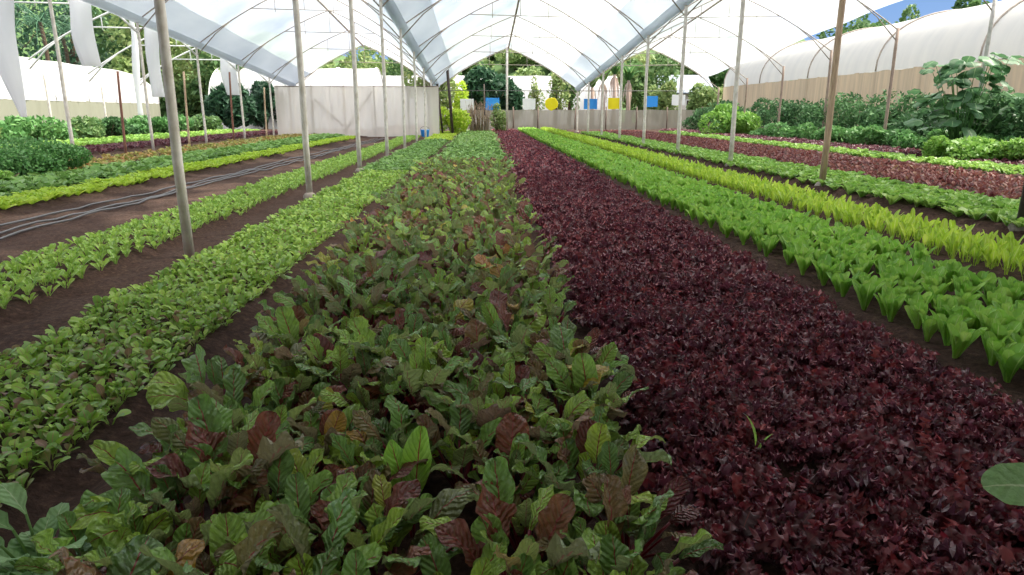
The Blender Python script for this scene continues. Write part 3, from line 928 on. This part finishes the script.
sr = empty('shade_screen', (-7.2, 40.2, 0))
o = cloth_wall('cloth', -11.6 + 7.2, 0, -2.45 + 7.2, -.1, 2.78, M_NET); o.parent = sr
for k, px in enumerate((-4.3, -2.4, -.6, 1.1, 3.0, 4.7)):
    mb = MB(); mb.tube([(px, .18, -.05), (px, .18, 1.4), (px, .18, 2.8)], .05, 6); mb.build('screen_post', M_FENCEWOOD, sr)
for (xa, za, xb, zb) in ((-2.3, 2.1, -.7, .6), (1.0, 2.5, -.5, .5)):
    mb = MB(); mb.tube([(xa, .16, za), ((xa + xb) / 2, .16, (za + zb) / 2), (xb, .16, zb)], .045, 6); mb.build('screen_brace', M_FENCEWOOD, sr)
mb = MB(); mb.tube([(-4.4, .1, 2.76), (0, .1, 2.74), (4.75, 0, 2.76)], .03, 6); mb.build('top_rail', M_FENCEWOOD, sr)
tag(sr, 'tall beige shade cloth screen closing the end of the left bay', 'screen')
fr = empty('net_fence', (5, 54.4, 0))
o = cloth_wall('netting', -8.6, 0, 12.2, .3, 1.55, M_NETGREY, 200); o.parent = fr
for px in (-8.4, -5.6, -2.6, -.7, 2.2, 4.6, 7.0, 9.4, 12.1):
    mb = MB(); mb.tube([(px, -.12, -.1), (px, -.12, .9), (px + R(-.03, .03), -.12, 1.75)], .055, 6); mb.build('fence_post', M_FENCEWOOD, fr)
tag(fr, 'low grey-beige netting fence across the far end behind the beds', 'fence')
# tall end post in the gable middle, dark stakes by the lime bush
def stake(px, pyb, pyt, Y, r, mat, label, name='wooden_stake'):
    a, b_ = at(px[0], pyb, Y), at(px[1], pyt, Y)
    p = empty(name, (a[0], Y, 0))
    mb = MB(); mb.tube([(0, 0, -.05), ((b_[0] - a[0]) / 2, 0, b_[2] / 2), (b_[0] - a[0], 0, b_[2])], r, 6)
    mb.build('pole', mat, p)
    tag(p, label, 'stake')


stake((453, 447), 137, 66, 42, .085, M_DARKPOLE, 'tall dark stake in front of the lime bush left of the white board')
stake((443, 437), 137, 84, 42.6, .06, M_DARKPOLE, 'shorter dark stake beside the right edge of the beige screen')
stake((507, 507), 130, 45, 45.5, .07, M_WHITEPIPE, 'slim pale pole rising to the roof peak at the far end')
stake((485, 484), 133, 84, 47, .045, M_DARKPOLE, 'thin dark stake behind the brown dry stalks')

bw = MB(); bw.grid(np.array([[[-30, -8.5, 0], [-30, -8.5, 9]], [[0, -8.5, 0], [0, -8.5, 9]], [[30, -8.5, 0], [30, -8.5, 9]]], float))
tag(bw.build('added_back_wall', M_WALLW), kind='structure')  # unseen wall added behind the camera to control light on the foreground

# ------------------------------------------------------------------ trap boards on the far gable
def trap(px, py, wd, ht, mat, col, where, rnd_=False, Y=46.6):
    x, _, z = at(px, py, Y)
    p = empty('trap_board', (x, Y, z))
    mb = MB()
    if rnd_:
        a = np.linspace(0, 2 * PI, 13)[:12]
        rad = np.array([1, .96, 1.05, .93, 1, 1.06, .95, 1, .97, 1.04, .94, 1.03])
        ring = np.stack([np.cos(a) * rad * wd / 2, 0 * a, np.sin(a) * rad * ht / 2], 1)
        rings = [ring * .02 + [0, -.02, 0], ring * .96 + [0, -.02, 0], ring + [0, 0, 0], ring * .96 + [0, .02, 0], ring * .02 + [0, .02, 0]]
        P = np.stack(rings); P = np.concatenate([P, P[:, :1]], 1)
        mb.grid(P)
    else:
        e = .012
        tx = np.linspace(-wd / 2, wd / 2, 7)
        for sgn in (-1, 1):
            pass
        P = []
        for yy in (-e, e):
            P.append([[u, yy + .02 * math.sin(u * 6), -ht / 2 + .015 * math.sin(u * 9)] for u in tx])
            P.append([[u, yy + .02 * math.sin(u * 6), ht / 2] for u in tx])
        A, B, C, D = [np.array(q) for q in P]
        mb.grid(np.stack([A, B, D, C, A]))
        mb.box((-wd / 2, 0, 0), (.01, 2 * e, ht)); mb.box((wd / 2, 0, 0), (.01, 2 * e, ht))
    mb.build('panel', mat, p, smooth=False)
    zt = 2.72
    for sx_ in (-.35, .35):
        wb = MB(); wb.tube([(sx_ * wd, 0, ht / 2 - .05), (sx_ * wd, 0, (zt - z + ht / 2) / 2), (sx_ * wd, 0, zt - z)], .008, 4); wb.build('wire', M_WIRE, p)
    tag(p, '%s insect trap board hanging %s' % (col, where), 'trap board', 'insect trap boards at the far end')


trap(467, 104.5, .88, .72, M_WHITE, 'white square', 'leftmost, in front of the yellow bush')
trap(492.5, 104, .9, .78, M_BLUE, 'blue square', 'in front of the round dark tree')
trap(529, 104, .84, .7, M_WHITE, 'white square', 'just right of the round dark tree')
trap(551.5, 104, .9, .84, M_YELLOW, 'rounded yellow', 'between the white board and the right gutter', True)
trap(590.5, 104, .88, .66, M_BLUE, 'blue square', 'behind the right post row, left of a yellow board')
trap(614, 103.5, .78, .72, M_YELLOW, 'square yellow', 'in front of the banana trunks')
trap(651.5, 101.5, .82, .7, M_BLUE, 'blue square', 'right of the banana plants')
trap(678.5, 100, .88, .68, M_WHITE, 'white square', 'rightmost, in front of the white house')
a = MB(); a.tube([(-2.9, 46.6, 2.72), (6, 46.6, 2.71), (13.5, 46.6, 2.72)], .022, 6)
tag(a.build('hanging_wire', M_WIRE), 'long straight wire carrying the row of trap boards', 'wire')

# ------------------------------------------------------------------ hoses, oddments on the left path
for q, (xa, lab) in enumerate(((-5.86, 'grey drip hose on the left path, nearer the lime lettuce'), (-5.62, 'grey drip hose on the left path, middle of three'), (-5.44, 'grey drip hose on the left path, nearer the pak choi'))):
    yy = np.linspace(6, 37, 90)
    xx = xa + .05 * np.sin(yy * .5 + q * 2) + (yy - 8) * .012 + .02 * np.sin(yy * 1.7 + q)
    zz = gh(xx, yy) + .03
    mb = MB(); mb.tube(np.stack([xx, yy, zz], 1), .015, 6)
    tag(mb.build('drip_hose', M_HOSE), lab, 'hose', 'drip hoses')
bx, by, bz = at(425, 133, 39.2)
bk = empty('bucket', (bx, 39.2, float(gh(bx, 39.2))))
mb = MB(); zz = np.array([0, .02, .38, .42, .42]); mb.tube(np.stack([zz * 0, zz * 0, zz], 1), np.array([.17, .2, .25, .27, .24]), 8); mb.build('shell', M_BLUE, bk)
aa = np.linspace(0, PI, 9); mb = MB(); mb.tube(np.stack([.25 * np.cos(aa), 0 * aa, .4 + .2 * np.sin(aa)], 1), .01, 4); mb.build('handle', M_WIRE, bk)
tag(bk, 'blue bucket on the soil at the foot of the beige screen', 'bucket')

# ------------------------------------------------------------------ hanging white sheets on the left
def sheet(px0, px1, pxb0, pxb1, pyt, pyb, Y, label):
    a, b_, c, d_ = at(px0, pyt, Y), at(px1, pyt, Y), at(pxb0, pyb, Y), at(pxb1, pyb, Y)
    zt = a[2] + 1.2
    n = 16
    T_ = np.linspace(0, 1, 22)
    ang = np.linspace(0, 2 * PI, n + 1)
    P = []
    for t in T_:
        xl, xr = a[0] + (c[0] - a[0]) * t, b_[0] + (d_[0] - b_[0]) * t
        xl, xr = xl + .03 * math.sin(t * 9 + px0), xr + .04 * math.sin(t * 7 + px1)
        xl += .75 * max(0, t - .6) / .4 * (xr - xl) * (1 if Y < 21 else .35)
        z = zt + (c[2] - zt) * t
        w_ = (xr - xl) / 2
        rr = 1 + .16 * np.sin(ang * 5 + t * 3) + .1 * np.sin(ang * 9 - t * 5)
        P.append(np.stack([(xl + xr) / 2 + w_ * np.cos(ang) * rr, Y + .35 * w_ * np.sin(ang) * rr + .05 * math.sin(t * 6), z + 0 * ang], -1))
    mb = MB(); mb.grid(np.array(P))
    o = mb.build('hanging_sheet', M_SHEET)
    tag(o, label, 'plastic sheet', 'gathered white sheets on the left')


sheet(-14, 14, 4, 26, 0, 117, 19.5, 'gathered white plastic sheet hanging at the far left edge, the longest')
sheet(67, 88, 78, 100, 0, 66, 22.8, 'gathered white plastic sheet hanging before the dark palms')
sheet(145, 157, 150, 164, 22, 97, 27.2, 'narrow gathered white sheet hanging just left of the nearest left post')
sheet(132, 137, 137, 144, 42, 115, 31.5, 'thin white sheet strip hanging behind the nearest left post')
sheet(219, 232, 224, 240, 57, 95, 35.6, 'short white sheet tied at the left eave beyond the nearest left post')

# ------------------------------------------------------------------ leafy clumps
def clump_mesh(n, rx, ry, rz_, ls, shape='blob', lobes=6, elong=1.6, seed=0):
    r = np.random.default_rng(seed)
    lc = r.normal(0, .42, (lobes, 3)); lc[:, 2] = np.abs(lc[:, 2]) * .9
    lr = r.uniform(.42, .7, lobes)
    k = r.integers(0, lobes, n)
    dv = r.normal(0, 1, (n, 3)); dv /= np.linalg.norm(dv, axis=1)[:, None]
    rad = lr[k] * r.uniform(.55, 1.05, n) ** .5
    c = lc[k] + dv * rad[:, None]
    c[:, 2] = c[:, 2] * .75 + .35
    c = c[c[:, 2] > -.05]
    n = len(c)
    c[:, 2] = np.clip(c[:, 2], 0, None)
    # normalise extents to about 1
    c[:, :2] /= np.percentile(np.abs(c[:, :2]), 98)
    c[:, 2] /= np.percentile(c[:, 2], 99)
    c = c * np.array([rx, ry, rz_])
    ax = r.normal(0, 1, (n, 3)); ax[:, 2] -= .35; ax /= np.linalg.norm(ax, axis=1)[:, None]
    nr = r.normal(0, 1, (n, 3)); nr[:, 2] = np.abs(nr[:, 2]) + .5
    sd = np.cross(ax, nr); sd /= np.linalg.norm(sd, axis=1)[:, None] + 1e-9
    l = (ls * r.uniform(.6, 1.3, n))[:, None]
    V = np.stack([c - ax * l * .5 * elong, c + sd * l * .42, c + ax * l * .5 * elong, c - sd * l * .42], 1).reshape(-1, 3)
    F = np.arange(n * 4).reshape(-1, 4)
    uv = np.tile(np.array([[.5, 0], [1, .5], [.5, 1], [0, .5]]), (n, 1))
    R_ = np.repeat(np.clip(r.normal(.5, .25, n), 0, 1), 4)
    return V, F, uv, R_, np.zeros(n)


SHR = {}


def clump(name, loc, rx, ry, rz_, mat, n, ls, label, cat, group=None, stem=True, seed=None, elong=1.6, part='foliage', trunk=None):
    r = empty(name, loc)
    sd_ = seed if seed is not None else random.randrange(9999)
    me = arr_mesh(part, clump_mesh(n, rx, ry, rz_, ls, elong=elong, seed=sd_), mat, False)
    o = bpy.data.objects.new(part, me); COL.objects.link(o); o.parent = r
    if trunk:
        o.location = (0, 0, trunk)
        mb = MB()
        zt = trunk + rz_ * .55
        mb.tube([(0, 0, -.2), (.05, 0, zt * .35), (-.05, .05, zt * .7), (0, 0, zt)], [.045 * rz_ + .05, .035 * rz_ + .04, .025 * rz_ + .03, .03], 8)
        for q in range(4):
            az = q * 1.6 + sd_
            mb.tube([(0, 0, zt * .62), (math.cos(az) * rx * .3, math.sin(az) * ry * .3, zt * .8), (math.cos(az) * rx * .6, math.sin(az) * ry * .6, trunk + rz_ * .6)], [.05, .04, .02], 6)
        mb.build('trunk', M_BARK, r)
    elif stem:
        mb = MB()
        for q in range(6):
            az = q * 1.05 + sd_
            mb.tube([(0, 0, -.03), (math.cos(az) * rx * .25, math.sin(az) * ry * .25, rz_ * .35), (math.cos(az) * rx * .5, math.sin(az) * ry * .5, rz_ * .7)], [.018, .014, .008], 6)
        mb.build('stem', M_BARK, r)
    tag(r, label, cat, group)
    return r


def gclump(name, x, y, *a, **k):
    return clump(name, (x, y, float(gh(x, y))), *a, **k)


# right-hand hedge of tall shrubs, near to far
ylist = [15.2, 17.4, 19.6, 22, 24.6, 27.4, 30.4, 33.6, 37, 41, 45.5, 50]
for i, yv in enumerate(ylist):
    gclump('tall_shrub', 16.75 + R(-.3, .3), yv, 1.7, 1.75, R(1.75, 2.15), M_SHRUB, 3600 if i < 6 else 2200, .13, ORD[i] + ' dark green shrub of the tall right-hand hedge under the tan screen', 'shrub', 'right-hand hedge shrubs', seed=i * 7)
for i, yv in enumerate([19.6, 21.6, 23.8, 26.2, 29]):
    gclump('bean_bush', 14.95 + R(-.1, .1), yv, .75, 1.15, R(.68, .86), M_SHRUB2, 1700, .12, ORD[i] + ' low leafy bean bush between the dark red bed and the tall shrubs', 'bush', 'low bean bushes on the right', seed=100 + i)
for i, yv in enumerate([32.5, 36, 44]):
    gclump('bean_bush', 15.3, yv, .8, 1.6, .8, M_SHRUB2, 1200, .13, ORD[i] + ' low bush at the far foot of the right hedge, beyond the bean bushes', 'bush', 'low far bushes on the right', seed=140 + i)
x, y, _ = at(736, 131, 40)
gclump('rounded_bush', x, 40, 1.75, 1.5, 1.75, M_LBUSH, 3000, .15, 'round light green bush at the far end of the right-hand hedge', 'bush', seed=200)
for i, (px, yv) in enumerate(((950, 19.0), (978, 18.2), (1008, 17.4))):
    x = at(px, 150, yv)[0]
    gclump('lime_bush', x, yv, .55, .8, .62, M_LBUSH, 1300, .1, ('leftmost', 'middle', 'rightmost')[i] + ' of three low lime-green bushes at the right edge', 'bush', 'lime bushes at the right edge', seed=210 + i)
# big-leaved plant
xs_, _, _ = at(962, 130, 20.5)
bl = empty('squash_plant', (xs_, 20.5, 0))
mb, ms = MB(), MB()
for i in range(95):
    h = R(.9, 3.0)
    az = R(0, 6.28)
    rr = R(.35, 1.35) * (1 if h < 2.3 else .8)
    e = np.array([math.cos(az) * rr * 1.1, math.sin(az) * rr * .6, h])
    if i % 3 == 0: ms.tube([(e[0] * .1, e[1] * .1, 0), (e[0] * .55, e[1] * .55, h * .6), tuple(e)], [.02, .014, .01], 6)
    leaf(mb, e, R(.34, .55), R(.17, .27), P_heart, R(-.75, .2), R(.2, .8), az + R(-.7, .7), 8, 6, -.15, .12, 2, .02, R(0, 1), roll=R(-.4, .4))
mb.build('foliage', M_SQUASH, bl); ms.build('stem', M_SHRUB2, bl)
tag(bl, 'tall big-leaved squash plant rising above the right-hand hedge', 'plant')

# left: feathery bush and hedge
gclump('feathery_bush', -9.35, 15.2, 1.2, 1.05, .74, M_SHRUB2, 8000, .055, 'rounded feathery green bush at the left edge behind the lime lettuce row', 'bush', seed=300)
gclump('feathery_bush', -9.0, 13.0, .9, .8, .42, M_LBUSH, 1500, .09, 'low pale green leafy clump left of the lime lettuce row', 'bush', seed=301)
hm = [M_TREE2, M_SHRUB2, M_SHRUB2, M_TREE, M_SHRUB, M_SHRUB2, M_SHRUB2, M_TREE]
for i, yv in enumerate([25.5, 28, 30.8, 33.8, 37, 40.5, 44.5, 49]):
    gclump('hedge_shrub', -19.2 + R(-.3, .3), yv, 1.4, 1.8, R(.95, 1.2), hm[i], 2000, .17, ORD[i] + ' shrub of the left hedge below the white tunnel', 'shrub', 'left hedge shrubs', seed=320 + i)
# plants by the far end
x, y, _ = at(452, 138, 43)
gclump('lime_bush', x, 43, 1.15, .8, 1.5, M_YBUSH, 2000, .13, 'bright lime bush in front of the far-end fence beside the dark stakes', 'bush', seed=340)
x, y, _ = at(497, 137, 46)
gclump('pale_bush', x, 46, .65, .6, 1.75, M_TREE2, 1100, .12, 'wispy pale green plant right of the brown dry stalks', 'bush', seed=341)
x, y, _ = at(480, 138, 45)
ds = empty('dry_stalk_clump', (x, 45, 0))
mb = MB()
for i in range(70):
    a0 = R(-.6, .6); mb.tube([(a0, R(-.3, .3), 0), (a0 * 1.1 + R(-.1, .1), R(-.3, .3), R(.8, 1.2)), (a0 * 1.2 + R(-.2, .2), R(-.3, .3), R(1.5, 2.1))], [.018, .014, .006], 4)
mb.build('stalk', M_DRY, ds)
mb = MB()
for i in range(120):
    leaf(mb, (R(-.7, .7), R(-.35, .35), R(.3, 1.9)), R(.2, .4), .03, P_long, R(-.5, 1.2), R(.5, 1.5), R(0, 6.28), 4, 2, .2, 0, 1, 0, R(0, .6))
mb.build('foliage', M_DRY, ds)
tag(ds, 'clump of brown dry stalks standing before the far fence', 'dry plant')

# ------------------------------------------------------------------ neighbouring greenhouses
def tunnel_x(name, x0, x1, y0, y1, zb, zc, mat, ribmat, label, wallmat=None, nrib=8, wall_to=0.0):
    """tunnel running along Y: film over hoops, screen below the near side"""
    root = empty(name, ((x0 + x1) / 2, (y0 + y1) / 2, 0))
    cx, cy = (x0 + x1) / 2, (y0 + y1) / 2
    a = np.linspace(0, PI, 25)
    yy = np.linspace(y0, y1, 60)
    A, Yg = np.meshgrid(a, yy, indexing='ij')
    Xg = cx - np.cos(A) * (x1 - x0) / 2
    Zg = zb + (zc - zb) * np.sin(A) ** .85 - .05 * np.abs(np.sin((Yg - y0) * PI * nrib / (y1 - y0))) * np.sin(A)
    mb = MB(); mb.grid(np.stack([Xg - cx, Yg - cy, Zg], -1)); mb.build('film', mat, root)
    for k in range(nrib + 1):
        yk = y0 + (y1 - y0) * k / nrib
        mb = MB(); mb.tube(np.stack([-np.cos(a) * ((x1 - x0) / 2 + .03), 0 * a + yk - cy, zb + (zc - zb) * np.sin(a) ** .85 + .03], 1), .04, 6); mb.build('hoop', ribmat, root)
    if wallmat:
        for xw in (x0, x1):
            o = cloth_wall('side_screen', xw - cx, y0 - cy, xw - cx, y1 - cy, zb + .05, wallmat, 160, .04, .06); o.parent = root
            for k in range(0, nrib * 2 + 1):
                yk = y0 + (y1 - y0) * k / nrib / 2 - cy
                sg = .09 if xw == x0 else -.09
                mb = MB(); mb.tube([(xw - cx + sg, yk, 0), (xw - cx + sg, yk, zb / 2), (xw - cx + sg, yk, zb + .1)], .05, 6); mb.build('wall_post', M_FENCEWOOD, root)
    tag(root, label, 'greenhouse')
    return root


tunnel_x('tunnel_greenhouse', 20, 28.5, 13, 58, 3.35, 6.3, M_TUNNEL, M_HOOP, 'long white tunnel greenhouse with tan side screen behind the right-hand hedge', M_BURLAP, 6)
# left neighbour: turned a little
lt = tunnel_x('tunnel_greenhouse', -4.5, 4.5, -15, 15, 2.0, 4.7, M_SHEET, M_HOOPW, 'bright white tunnel greenhouse with olive lower wall behind the left hedge', M_NETOLIVE, 7)
lt.location = (-29.5, 44, 0)
lt.rotation_euler = (0, 0, math.radians(6))
# far white tunnel lying across, beyond the fence
ft = tunnel_x('tunnel_greenhouse', -4, 4, -15, 15, 1.6, 5.2, M_SHEET, M_HOOPW, 'white tunnel greenhouse lying crosswise beyond the far fence', M_SHEET, 7)
ft.location = (-.5, 78, 0)
ft.rotation_euler = (0, 0, PI / 2)
ft = tunnel_x('tunnel_greenhouse', -4, 4, -6.5, 6.5, 1.6, 5.0, M_SHEET, M_HOOPW, 'white tunnel greenhouse showing above the beige screen', M_SHEET, 4)
ft.location = (-15.5, 62, 0)
ft.rotation_euler = (0, 0, PI / 2)
# house
hs = empty('house', (19.5, 72, 0))
mb = MB(); mb.box((0, 0, 1.7), (6, 5, 3.4)); mb.build('wall', M_WALLW, hs, False)
mb = MB()
P = np.array([[[-3.5, -3.1, 3.1], [3.5, -3.1, 3.1]], [[-3.5, 0, 4.9], [3.5, 0, 4.9]], [[-3.5, 3.1, 3.1], [3.5, 3.1, 3.1]]])
mb.grid(P); mb.grid(P + np.array([0, 0, .1])); mb.build('roof', M_ROOFGREY, hs, False)
for wx in (-1.4, 1.3):
    mb = MB(); mb.box((wx, -2.53, 1.9), (1.2, .08, 1.3)); wo_ = mb.build('window', M_WHITE, hs, False)
    mb = MB(); mb.box((wx, -2.58, 1.9), (1.0, .03, 1.1)); mb.build('pane', M_DARKPOLE, wo_, False)
tag(hs, 'small white house with grey sheet roof beyond the far fence', 'house')

# ------------------------------------------------------------------ hill and trees
hx = np.linspace(-110, 110, 60); hy = np.linspace(88, 170, 30)
HX, HY = np.meshgrid(hx, hy, indexing='ij')


def hill_z(X, Y):
    return ss(88, 165, Y) * (20 + 6 * np.sin(X * .05) + 3 * np.sin(X * .13 + 1)) - .3


mb = MB(); mb.grid(np.stack([HX, HY, hill_z(HX, HY) + .6 * np.sin(HX * .9) * np.sin(HY * .8)], -1))
tag(mb.build('hill', M_FOLIHILL), kind='structure')


def tree(px, pyt, Y, wpx, label, mat, group=None, n=2600, ls=.32, trunk=None, seed=None, zbase=0.0, name='tree', crown=.7):
    x, _, zt = at(px, pyt, Y)
    w_ = wpx * Y / F_PX / 2
    H = zt - zbase
    tr = H * (1 - crown)
    clump(name, (x, Y, zbase), w_, w_ * .9, H - tr, mat, n, ls, label, 'tree', group, seed=seed, trunk=max(tr, .3), elong=1.5)


tree(495, 74, 62, 60, 'round dark green tree beyond the fence behind the blue board', M_TREE3, n=9000, ls=.4, seed=401, crown=.97)
tree(461, 84, 58, 24, 'small yellow-green tree behind the leftmost white board', M_YBUSH, n=1500, ls=.25, seed=402, crown=.9)
tree(535, 78, 66, 16, 'thin young tree between round dark tree and tall grey trees', M_TREE2, n=500, ls=.22, seed=403, crown=.7)
tree(556, 62, 68, 22, 'slim grey-green tree left of the right gutter end', M_TREE2, n=900, ls=.26, seed=404, crown=.75)
tree(570, 70, 70, 20, 'slim tree hidden half by the right gutter end', M_TREE, n=900, ls=.26, seed=405, crown=.75)
tree(428, 58, 60, 44, 'pale leafy tree above the right end of the beige screen', M_TREE2, n=2200, ls=.3, seed=406, crown=.85)
tree(404, 48, 92, 60, 'green tree under the peak of the left bay roof', M_TREE, n=2600, ls=.36, seed=407, crown=.8)
tree(366, 52, 90, 50, 'yellowish green tree left under the left bay roof peak', M_TREE2, n=2200, ls=.36, seed=408, crown=.8)
tree(648, 55, 64, 46, 'leafy tree right of the banana plants', M_TREE, n=2600, ls=.32, seed=409, crown=.85)
tree(664, 84, 58, 30, 'low leafy tree behind the right blue board', M_TREE2, n=1500, ls=.28, seed=410, crown=.9)
tree(705, 86, 60, 44, 'yellow-green tree right of the white house', M_TREE2, n=2200, ls=.3, seed=411, crown=.9)
tree(735, 84, 66, 54, 'olive tree at the far end of the right tunnel greenhouse', M_TREE2, n=2400, ls=.32, seed=412, crown=.9)
tree(632, 40, 90, 60, 'tall pale tree far behind the banana plants', M_TREE2, n=2400, ls=.45, seed=413, crown=.8, zbase=0)
# hill trees over the far gable
for i, (px, py, yy, wp) in enumerate([(440, 60, 112, 44), (468, 52, 118, 46), (492, 46, 124, 44), (515, 48, 118, 46), (540, 50, 122, 44), (565, 54, 116, 46), (590, 52, 120, 46), (615, 46, 126, 46), (480, 66, 104, 40), (520, 68, 106, 44), (556, 68, 104, 40)]):
    x = at(px, py, yy)[0]
    tree(px, py, yy, wp, 'tree on the far hillside under the central roof peak, %s' % ('in the upper row' if i < 8 else 'in the lower row'), M_TREE2 if i % 2 else M_TREE,
         'hillside trees, upper row' if i < 8 else 'hillside trees, lower row', 1500, .55, seed=420 + i, zbase=float(hill_z(x, yy)) - .3, crown=.85)
for i, (px, py, yy, wp) in enumerate([(338, 60, 108, 44), (358, 50, 116, 46), (382, 46, 112, 46), (410, 50, 118, 46), (432, 58, 110, 40)]):
    x = at(px, py, yy)[0]
    tree(px, py, yy, wp, 'tree on the far hillside under the left roof peak', M_TREE if i % 2 else M_TREE2, 'hillside trees under the left roof peak', 1500, .55, seed=500 + i, zbase=float(hill_z(x, yy)) - .3, crown=.9)
for i, (px, py, yy, wp) in enumerate([(640, 48, 112, 44), (664, 50, 116, 46), (690, 60, 110, 44), (716, 62, 108, 44), (740, 64, 110, 44), (765, 60, 114, 44)]):
    x = at(px, py, yy)[0]
    tree(px, py, yy, wp, 'tree on the far hillside under the right bay roof', M_TREE if i % 2 else M_TREE2, 'hillside trees under the right bay roof', 1500, .55, seed=520 + i, zbase=float(hill_z(x, yy)) - .3, crown=.9)
# left side trees
for i, (px, py, yy, wp, mt, lab) in enumerate([
        (-10, -60, 74, 120, M_TREE3, 'tall dark tree behind the leftmost hanging sheet'),
        (60, -40, 84, 130, M_TREE3, 'tall dark tree behind the palms'),
        (118, -30, 72, 90, M_TREE, 'tall green tree between the two wide hanging sheets and the left post'),
        (160, 0, 68, 80, M_TREE2, 'yellow-green tree behind the nearest left post'),
        (205, 20, 66, 70, M_TREE2, 'bushy tree above the left end of the white roof'),
        (235, 40, 62, 60, M_TREE, 'green tree just left of the short tied sheet'),
        (262, 84, 58, 44, M_TREE3, 'dark tree beyond the gap left of the beige screen'),
        (228, 86, 54, 44, M_TREE3, 'low dark tree behind the brown stakes, before the white tunnel end'),
        (186, 82, 66, 56, M_TREE, 'green tree at the gap right of the nearest left post'),
        (128, 62, 64, 50, M_TREE2, 'yellowish tree at the end of the left white tunnel')]):
    tree(px, py, yy, wp, lab, mt, None, 2800, .4, seed=450 + i, crown=.9)
# right side trees above the tunnel
for i, (px, py, yy, wp, lab) in enumerate([(850, 22, 84, 70, 'leftmost tree rising above the right tunnel greenhouse'), (882, 6, 86, 64, 'middle tree rising above the right tunnel greenhouse'),
                                           (908, 8, 90, 44, 'right-hand tree of the trio above the right tunnel greenhouse'), (975, -6, 60, 60, 'tree top at the upper right edge above the tunnel')]):
    tree(px, py, yy, wp, lab, M_TREE, None, 2200, .42, seed=470 + i, crown=.6)


# palms
def palm(px, pyc, Y, label, n=16, L=4.2):
    x, _, z = at(px, pyc, Y)
    r = empty('palm_tree', (x, Y, 0))
    mb = MB(); mb.tube([(0, 0, -.2), (.15, 0, z * .4), (.1, .1, z * .8), (0, 0, z)], [.25, .19, .17, .16], 8); mb.build('trunk', M_BARK, r)
    mb = MB()
    for i in range(n):
        az, th = i * 2.4, R(.1, 1.2)
        s = np.linspace(0, 1, 13)
        t_ = th - 1.7 * s ** 1.3
        cx = np.concatenate([[0], np.cumsum(np.cos((t_[:-1] + t_[1:]) / 2)) * L / 12])
        cz = np.concatenate([[0], np.cumsum(np.sin((t_[:-1] + t_[1:]) / 2)) * L / 12])
        P = np.stack([cx * math.cos(az), cx * math.sin(az), cz + z], 1)
        mb.tube(P, np.linspace(.04, .01, 13), 4, rnd=.8)
        for k in range(1, 13):
            for sg in (-1, 1):
                leaf(mb, P[k], .75 * math.sin(PI * (.12 + .8 * k / 13)) + .15, .045, P_long, -.2, .6, az + sg * 1.15, 3, 2, .1, 0, 1, 0, R(0, 1))
    mb.build('frond', M_PALM, r)
    tag(r, label, 'palm')


palm(40, 22, 68, 'dark green palm between the two wide hanging sheets', 18, 6.2)
palm(62, 34, 72, 'lower palm behind the second hanging sheet', 14, 5.2)


# bananas
def banana(px, pyt, Y, label, n=9, dead=7):
    x, _, z = at(px, pyt, Y)
    r = empty('banana_plant', (x, Y, 0))
    hs_ = z * .62
    mb = MB(); mb.tube([(0, 0, -.1), (.05, 0, hs_ * .5), (0, .05, hs_)], [.22, .18, .12], 8); mb.build('trunk', M_DEADB, r)
    mb = MB()
    for i in range(n):
        leaf(mb, (0, 0, hs_ - .1), R(1.8, 2.5), R(.26, .36), P_long, R(.9, 1.4), R(.8, 2.0), i * 2.4 + px, 10, 4, .3, .12, 4, 0, R(0, 1))
    mb.build('foliage', M_BANANA, r)
    mb = MB()
    for i in range(dead):
        leaf(mb, (0, 0, hs_ - .1), R(.9, 2.0), R(.05, .1), P_long, -.6, 1.0, i * 2.4 + .7, 8, 4, .6, .3, 5, 0, R(.3, 1), pw=.3)
    mb.build('dead_leaf', M_DEADB, r)
    tag(r, label, 'banana plant', 'banana plants beyond the far fence')


banana(604, 52, 60, 'leftmost of the banana plants beyond the far fence, behind the right blue board')
banana(616, 40, 58, 'tallest banana plant, behind the square yellow board')
banana(630, 50, 60, 'rightmost of the banana plants beyond the far fence', 9, 9)
banana(593, 62, 64, 'small banana plant beside the right gutter end', 8, 4)
